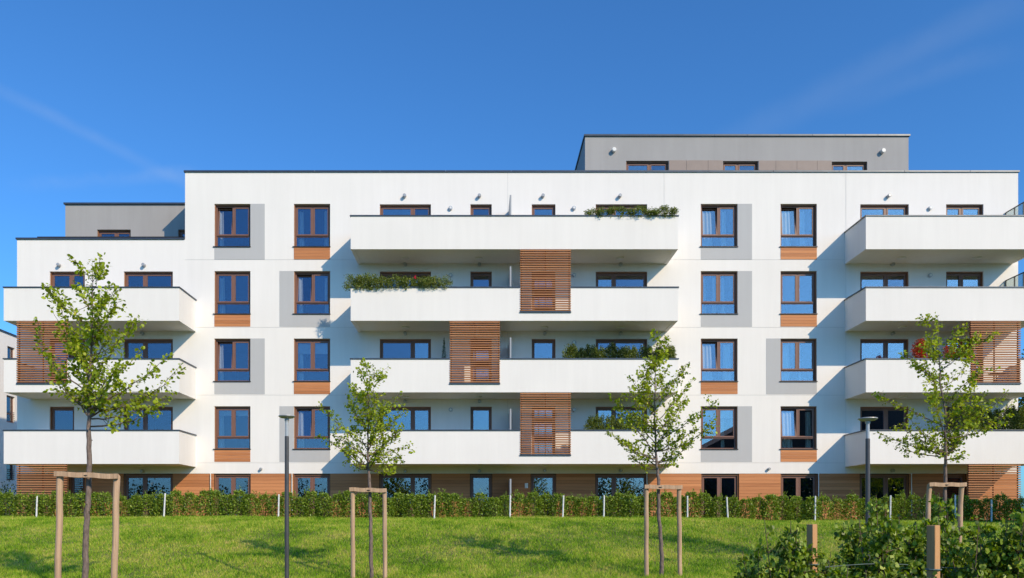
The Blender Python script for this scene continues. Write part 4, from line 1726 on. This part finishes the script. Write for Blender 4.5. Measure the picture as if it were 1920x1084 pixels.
shrub(832.5, 634, 2, 14, -1.2, 'leaf_dark', 'slim conical evergreen in a pot, left of the slatted screen', 310, 'potted_conifer', True, 0.045, 700)
names = ['first', 'second', 'third', 'fourth', 'fifth', 'sixth', 'seventh', 'eighth', 'ninth']
for i, (px, pt, w_) in enumerate([(1071, 650, 27), (1091, 657, 22), (1107, 651, 20), (1123, 655, 24), (1147, 649, 26), (1167, 656, 18),
                                  (1183, 653, 26), (1212, 652, 28), (1236, 655, 24), (1256, 651, 18)]):
    lab = '%s dark shrub from the left on the second floor centre balcony' % (ORD[i])
    shrub(px, pt, 2, w_ + 4, FY + 0.42, 'leaf_dark' if i % 3 else 'leaf_box', lab, 320 + i, size=0.055, n=950, group='shrubs on the second floor centre balcony')
for i, (px, pt, w_) in enumerate([(1109, 785, 20), (1124, 781, 18), (1144, 782, 19), (1163, 783, 20), (1184, 779, 22), (1203, 784, 20)]):
    lab = '%s green shrub from the left on the first floor centre balcony' % ORD[i]
    shrub(px, pt, 3, w_ + 3, FY + 0.45, 'leaf_box', lab, 340 + i, size=0.055, n=560, group='shrubs on the first floor centre balcony')
shrub(1726, 641, 2, 30, -1.5, 'leaf_red', 'red and green leaved shrub on the second floor right balcony, left of the tree', 350, size=0.065, n=750)
shrub(1752, 657, 2, 24, -1.45, 'leaf_dark', 'low dark shrub behind the fourth tree, second floor right balcony', 351, size=0.06, n=320)
shrub(1781, 652, 2, 26, -1.45, 'leaf_red', 'reddish shrub in the middle of the second floor right balcony', 352, size=0.06, n=320)
shrub(1812, 645, 2, 28, -1.5, 'leaf_red', 'red leaved shrub touching the slatted screen, second floor right balcony', 353, size=0.065, n=750)
shrub(1826, 632, 2, 22, -1.1, 'leaf_dark', 'tall dark shrub just behind the right slatted screen', 354, size=0.06, n=320)
shrub(1822, 768, 3, 40, -1.5, 'leaf_box', 'rounded green shrub behind the fourth tree, first floor right balcony', 355, size=0.065, n=1300)
shrub(1862, 771, 3, 42, -1.5, 'leaf_dark', 'dark round shrub on the first floor right balcony beside a pale wall', 356, size=0.06, n=1500)
shrub(1896, 768, 3, 34, -1.5, 'leaf_dark', 'dark shrub with reddish top near the end of the first floor right balcony', 357, size=0.06, n=1400)
shrub(1921, 765, 3, 36, -1.5, 'leaf_box', 'yellowish conifer hedge plant at the picture edge, first floor right balcony', 358, size=0.055, n=1600)

# drying rack with a cloth on the left balcony
rk = thing('drying_rack', (WX(149, -1.2), -1.2, FLOORS[2]), 'drying rack with a white cloth behind the leftmost tree', 'drying rack')
m_ = MB()
for sx in (-0.35, 0.35):
    m_.tube([(sx, -0.3, 0), (sx, 0.3, 1.15)], 0.012, 6)
    m_.tube([(sx, 0.3, 0), (sx, -0.3, 1.15)], 0.012, 6)
for i in range(6):
    m_.tube([(-0.35, -0.3 + 0.12 * i, 1.15), (0.35, -0.3 + 0.12 * i, 1.15)], 0.008, 6)
m_.build('rack_frame', 'lamp_metal', rk)
cl = thing('cloth', (WX(149, -1.2), -1.5, FLOORS[2] + 0.55), 'white cloth hanging over the drying rack on the left balcony', 'cloth')
v, f = [], []
for i in range(13):
    for j in range(8):
        v.append((-0.3 + 0.05 * i, 0.02 * math.sin(i * 1.1 + j * 0.3) - 0.01 * j, 0.62 - 0.085 * j + 0.02 * math.sin(i * 0.6)))
for i in range(12):
    for j in range(7):
        a = i * 8 + j
        f.append((a, a + 8, a + 9, a + 1))
m_ = bpy.data.meshes.new('cloth_sheet')
m_.from_pydata(v, [], f)
m_.materials.append(MATS['towel'])
m_.polygons.foreach_set('use_smooth', [True] * len(m_.polygons))
so = link('cloth_sheet', m_, cl)
sl = so.modifiers.new('solid', 'SOLIDIFY')
sl.thickness = 0.006

# small set of balcony furniture seen through the right hand screen: a round table
tb = thing('balcony_table', (WX(1868, -1.0), -1.0, FLOORS[2]), 'small round table behind the right slatted screen', 'table')
MB().tube([(0, 0, 0.70), (0, 0, 0.725), (0, 0, 0.73)], [0.33, 0.33, 0.32], 24).build('table_top', 'lamp_metal', tb)
MB().tube([(0, 0, 0.03), (0, 0, 0.70)], 0.025, 8).build('leg', 'sill_metal', tb)
MB().tube([(0, 0, 0), (0, 0, 0.03)], [0.22, 0.20], 20).build('base', 'sill_metal', tb)


# ================================================================== FRONT HEDGE (young hornbeams) AT THE RIGHT
def front_mesh(seed):
    rng = np.random.default_rng(seed)
    H = rng.uniform(1.40, 1.62)
    lp, lo = [], []
    sb = MB()
    for q in range(rng.integers(3, 6)):
        x0, y0 = rng.normal(size=2) * 0.05
        x1, y1 = rng.normal(size=2) * 0.11
        hh = H * rng.uniform(0.72, 1.0)
        n = 12
        t = np.linspace(0, 1, n)
        path = np.stack([x0 + (x1 - x0) * t + 0.02 * np.sin(t * 7 + q), y0 + (y1 - y0) * t, hh * t], 1)
        sb.tube([tuple(p) for p in path], list(np.linspace(0.011, 0.003, n)), 6)
        for _ in range(34):
            u = rng.uniform(0.12, 1.0)
            p = path[int(u * (n - 1))]
            a = rng.uniform(0, 6.283)
            ln = rng.uniform(0.08, 0.26) * (1.15 - 0.5 * u)
            d = np.array([math.cos(a), math.sin(a), rng.uniform(0.1, 0.9)])
            d = d / np.linalg.norm(d)
            e_ = p + d * ln
            sb.tube([tuple(p), tuple(e_)], [0.004, 0.0015], 4, cap=False)
            for _ in range(rng.integers(13, 23)):
                w_ = rng.uniform(0.25, 1.05)
                lp.append(p + d * ln * w_ + rng.normal(size=3) * 0.018)
                lo.append(d * 0.6 + rng.normal(size=3) * 0.4)
    V, Fc, Va = leaves(rng, np.array(lp), 0.051, 0.45, np.array(lo), 0.80, 0.5)
    lm = fastmesh('foliage', V, Fc, 'leaf_front', Va)
    sm = bpy.data.meshes.new('stem')
    sm.from_pydata(sb.v, [], sb.f)
    sm.materials.append(MATS['bark_young'])
    return lm, sm


fv = [front_mesh(500 + i) for i in range(6)]
fp = []
r_ = random.Random(3)
q_ = 1421.0
while q_ < 2010:
    dist_ = r_.uniform(6.5, 7.6)
    base = 0.93 if q_ < 1440 else (0.66 if q_ < 1478 else (0.95 if q_ < 1515 else (0.80 if q_ < 1600 else 0.98)))
    fp.append((q_, dist_, base * r_.uniform(0.88, 1.08)))
    q_ += r_.uniform(12, 21) if q_ > 1480 else 19
# a front rank of lower shoots that partly hides the posts
for q_ in (1440, 1498, 1516, 1533, 1566, 1590, 1640, 1668, 1699, 1728, 1748, 1772, 1806, 1832, 1868, 1899, 1930):
    fp.append((q_, r_.uniform(5.9, 6.25), r_.uniform(0.60, 0.80)))
for i, (px, dist, sc_) in enumerate(fp):
    lm, sm = fv[(i * 5 + i // 6) % 6]
    x = (px - VX) * dist / F
    y = dist - D
    rank = sorted(range(len(fp)), key=lambda q: fp[q][0]).index(i)
    if px < 1522:
        lab = '%s shrub from the left end of the front hedge' % ordinal(rank)
    elif px < 1750:
        lab = '%s front hedge shrub right of the left square post' % ordinal(rank - sum(1 for q in fp if q[0] < 1522))
    else:
        lab = '%s front hedge shrub right of the square post by the fourth tree' % ordinal(rank - sum(1 for q in fp if q[0] < 1750))
    t = thing('front_hedge_shrub', (x, y, float(hgt(x, y)) - 0.02), lab, 'shrub', 'shrubs of the front hedge', rz=i * 2.4)
    wd_ = 0.72 if px < 1500 else 0.82
    t.scale = (wd_, wd_, sc_ * 1.09)
    link('foliage', lm, t)
    link('stem', sm, t)

for (px, dist, yt, w_, lab) in [(1522.5, 6.75, 983, 0.090, 'square wooden post in the front hedge, left one with the top clear'),
                                (1750, 6.2, 985, 0.100, 'square wooden post in the front hedge before the fourth tree')]:
    x = (px - VX) * dist / F
    y = dist - D
    z0 = float(hgt(x, y)) - 0.1
    zt = (VY - yt) * dist / F
    root = thing('hedge_post', (x, y, z0), lab, 'post', None, rz=R(-60))
    MB().box(-w_ * 0.36, w_ * 0.36, -w_ * 0.36, w_ * 0.36, 0, zt - z0).build('post', 'stake_orange', root, bevel=0.006)
    MB().tube([(math.cos(a) * w_ * 0.55, math.sin(a) * w_ * 0.55, (zt - z0) * 0.78) for a in np.linspace(0, 6.283, 13)], 0.006, 5, cap=False).build('wire_loop', 'rope', root)
wr = MB()
pts = []
for px in np.linspace(1425, 1990, 30):
    pts.append(((px - VX) * 6.85 / F, 6.85 - D - 0.02, -0.40 + 0.02 * math.sin(px * 0.02)))
wr.tube(pts, 0.004, 5)
tag(wr.build('tying_wire', 'rope'), 'thin green wire strung through the front hedge', 'wire')

# bush at the foot of the left neighbour building
rng = np.random.default_rng(77)
bs = thing('dark_bush', (WX(12, 3), 3, -0.4), 'dark bush at the foot of the left neighbouring building', 'bush')
V, Fc, Va = blob_leaves(rng, 2600, 1.2, 0.8, 1.1, 1.1, 0.10, 9)
link('foliage', fastmesh('foliage', V, Fc, 'leaf_dark', Va), bs)
MB().tube([(0, 0, -0.1), (0, 0, 1.2)], [0.05, 0.02], 6).build('stem', 'bark', bs)


# ================================================================== BEYOND THE FRAME EDGE / BEHIND THE BUILDING
def big_tree(x, y, zg, H, rx, n, size, m, label, seed, group=None):
    rng = np.random.default_rng(seed)
    root = thing('broad_tree', (x, y, zg), label, 'tree', group)
    V, Fc, Va = blob_leaves(rng, n, rx, rx, (H * 0.62) / 2, 0, size, 14, 0.1, base_flat=False)
    V = V + np.array([0, 0, H * 0.66])
    link('crown', fastmesh('crown', V, Fc, m, Va), root)
    t = MB().tube([(0, 0, -0.2), (0.05, 0, H * 0.3), (0, 0.05, H * 0.7)], [H * 0.022, H * 0.016, H * 0.006], 8)
    for i in range(7):
        a = i * 2.4
        t.tube([(0.02, 0, H * (0.3 + 0.04 * i)), (math.cos(a) * rx * 0.7, math.sin(a) * rx * 0.7, H * (0.55 + 0.05 * i))], [H * 0.008, H * 0.003], 5)
    t.build('trunk', 'bark', root, smooth=True)


big_tree(34.5, 14, -0.5, 11.2, 4.0, 9000, 0.22, 'leaf_dark', 'dark tree seen past the right corner of the apartment block', 61)
big_tree(24.3, -9.4, -0.6, 6.2, 2.0, 7200, 0.13, 'leaf_tree', 'tree standing right of the frame whose shade darkens the hedge end', 62)
big_tree(21.2, -9.1, -0.6, 5.6, 1.7, 6200, 0.13, 'leaf_tree', 'second tree right of the frame shading the hedge end', 63)

# wooded belt and a gabled house across the lawn, mirrored in the lower window panes
rng = np.random.default_rng(9)
parts = []
for i in range(48):
    cx = -52 + i * 3.2 + rng.uniform(-1.2, 1.2)
    hh = rng.uniform(3.2, 6.6) if i % 5 else rng.uniform(7.0, 8.5)
    if cx > 27:
        hh = rng.uniform(8, 10)
    elif cx > -15:
        hh = rng.uniform(5.2, 8.2)
    else:
        hh = rng.uniform(4.5, 7.0)
    V, Fc, Va = blob_leaves(rng, 1500, hh * 0.46, hh * 0.46, hh * 0.5, 0, 0.34, 8, 0.1, base_flat=False)
    parts.append((V + np.array([cx, -64 + rng.uniform(-5, 5), -1.5 + hh * 0.55]), Fc, Va))
V, Fc, Va = merge(parts)
tag(link('woodland', fastmesh('woodland', V, Fc, 'leaf_dark', Va)), 'belt of dark trees mirrored in the ground floor window panes', 'trees', None, 'stuff')
hz = thing('gabled_house', (44, -78, -1.8), 'gabled house mirrored in the lower right window panes', 'house')
MB().box(-14, 14, -6, 6, 0, 11.5).build('wall', 'house_wall', hz)
m_ = MB()
m_.v += [(-15.5, -7, 11.0), (15.5, -7, 11.0), (0, -7, 19.0), (-15.5, 7, 11.0), (15.5, 7, 11.0), (0, 7, 19.0)]
m_.f += [(0, 1, 2), (3, 5, 4), (0, 2, 5, 3), (1, 4, 5, 2), (0, 3, 4, 1)]
m_.build('roof', 'roof_tile', hz)

fb = thing('flat_roofed_block', (76, -80, -1.8), 'dark flat roofed block mirrored in the panes of the right balconies', 'building')
MB().box(-17, 17, -6, 6, 0, 18.5).build('wall', 'house_wall', fb)
MB().box(-17.3, 17.3, -6.3, 6.3, 18.5, 18.9).build('roof', 'roof_felt', fb)
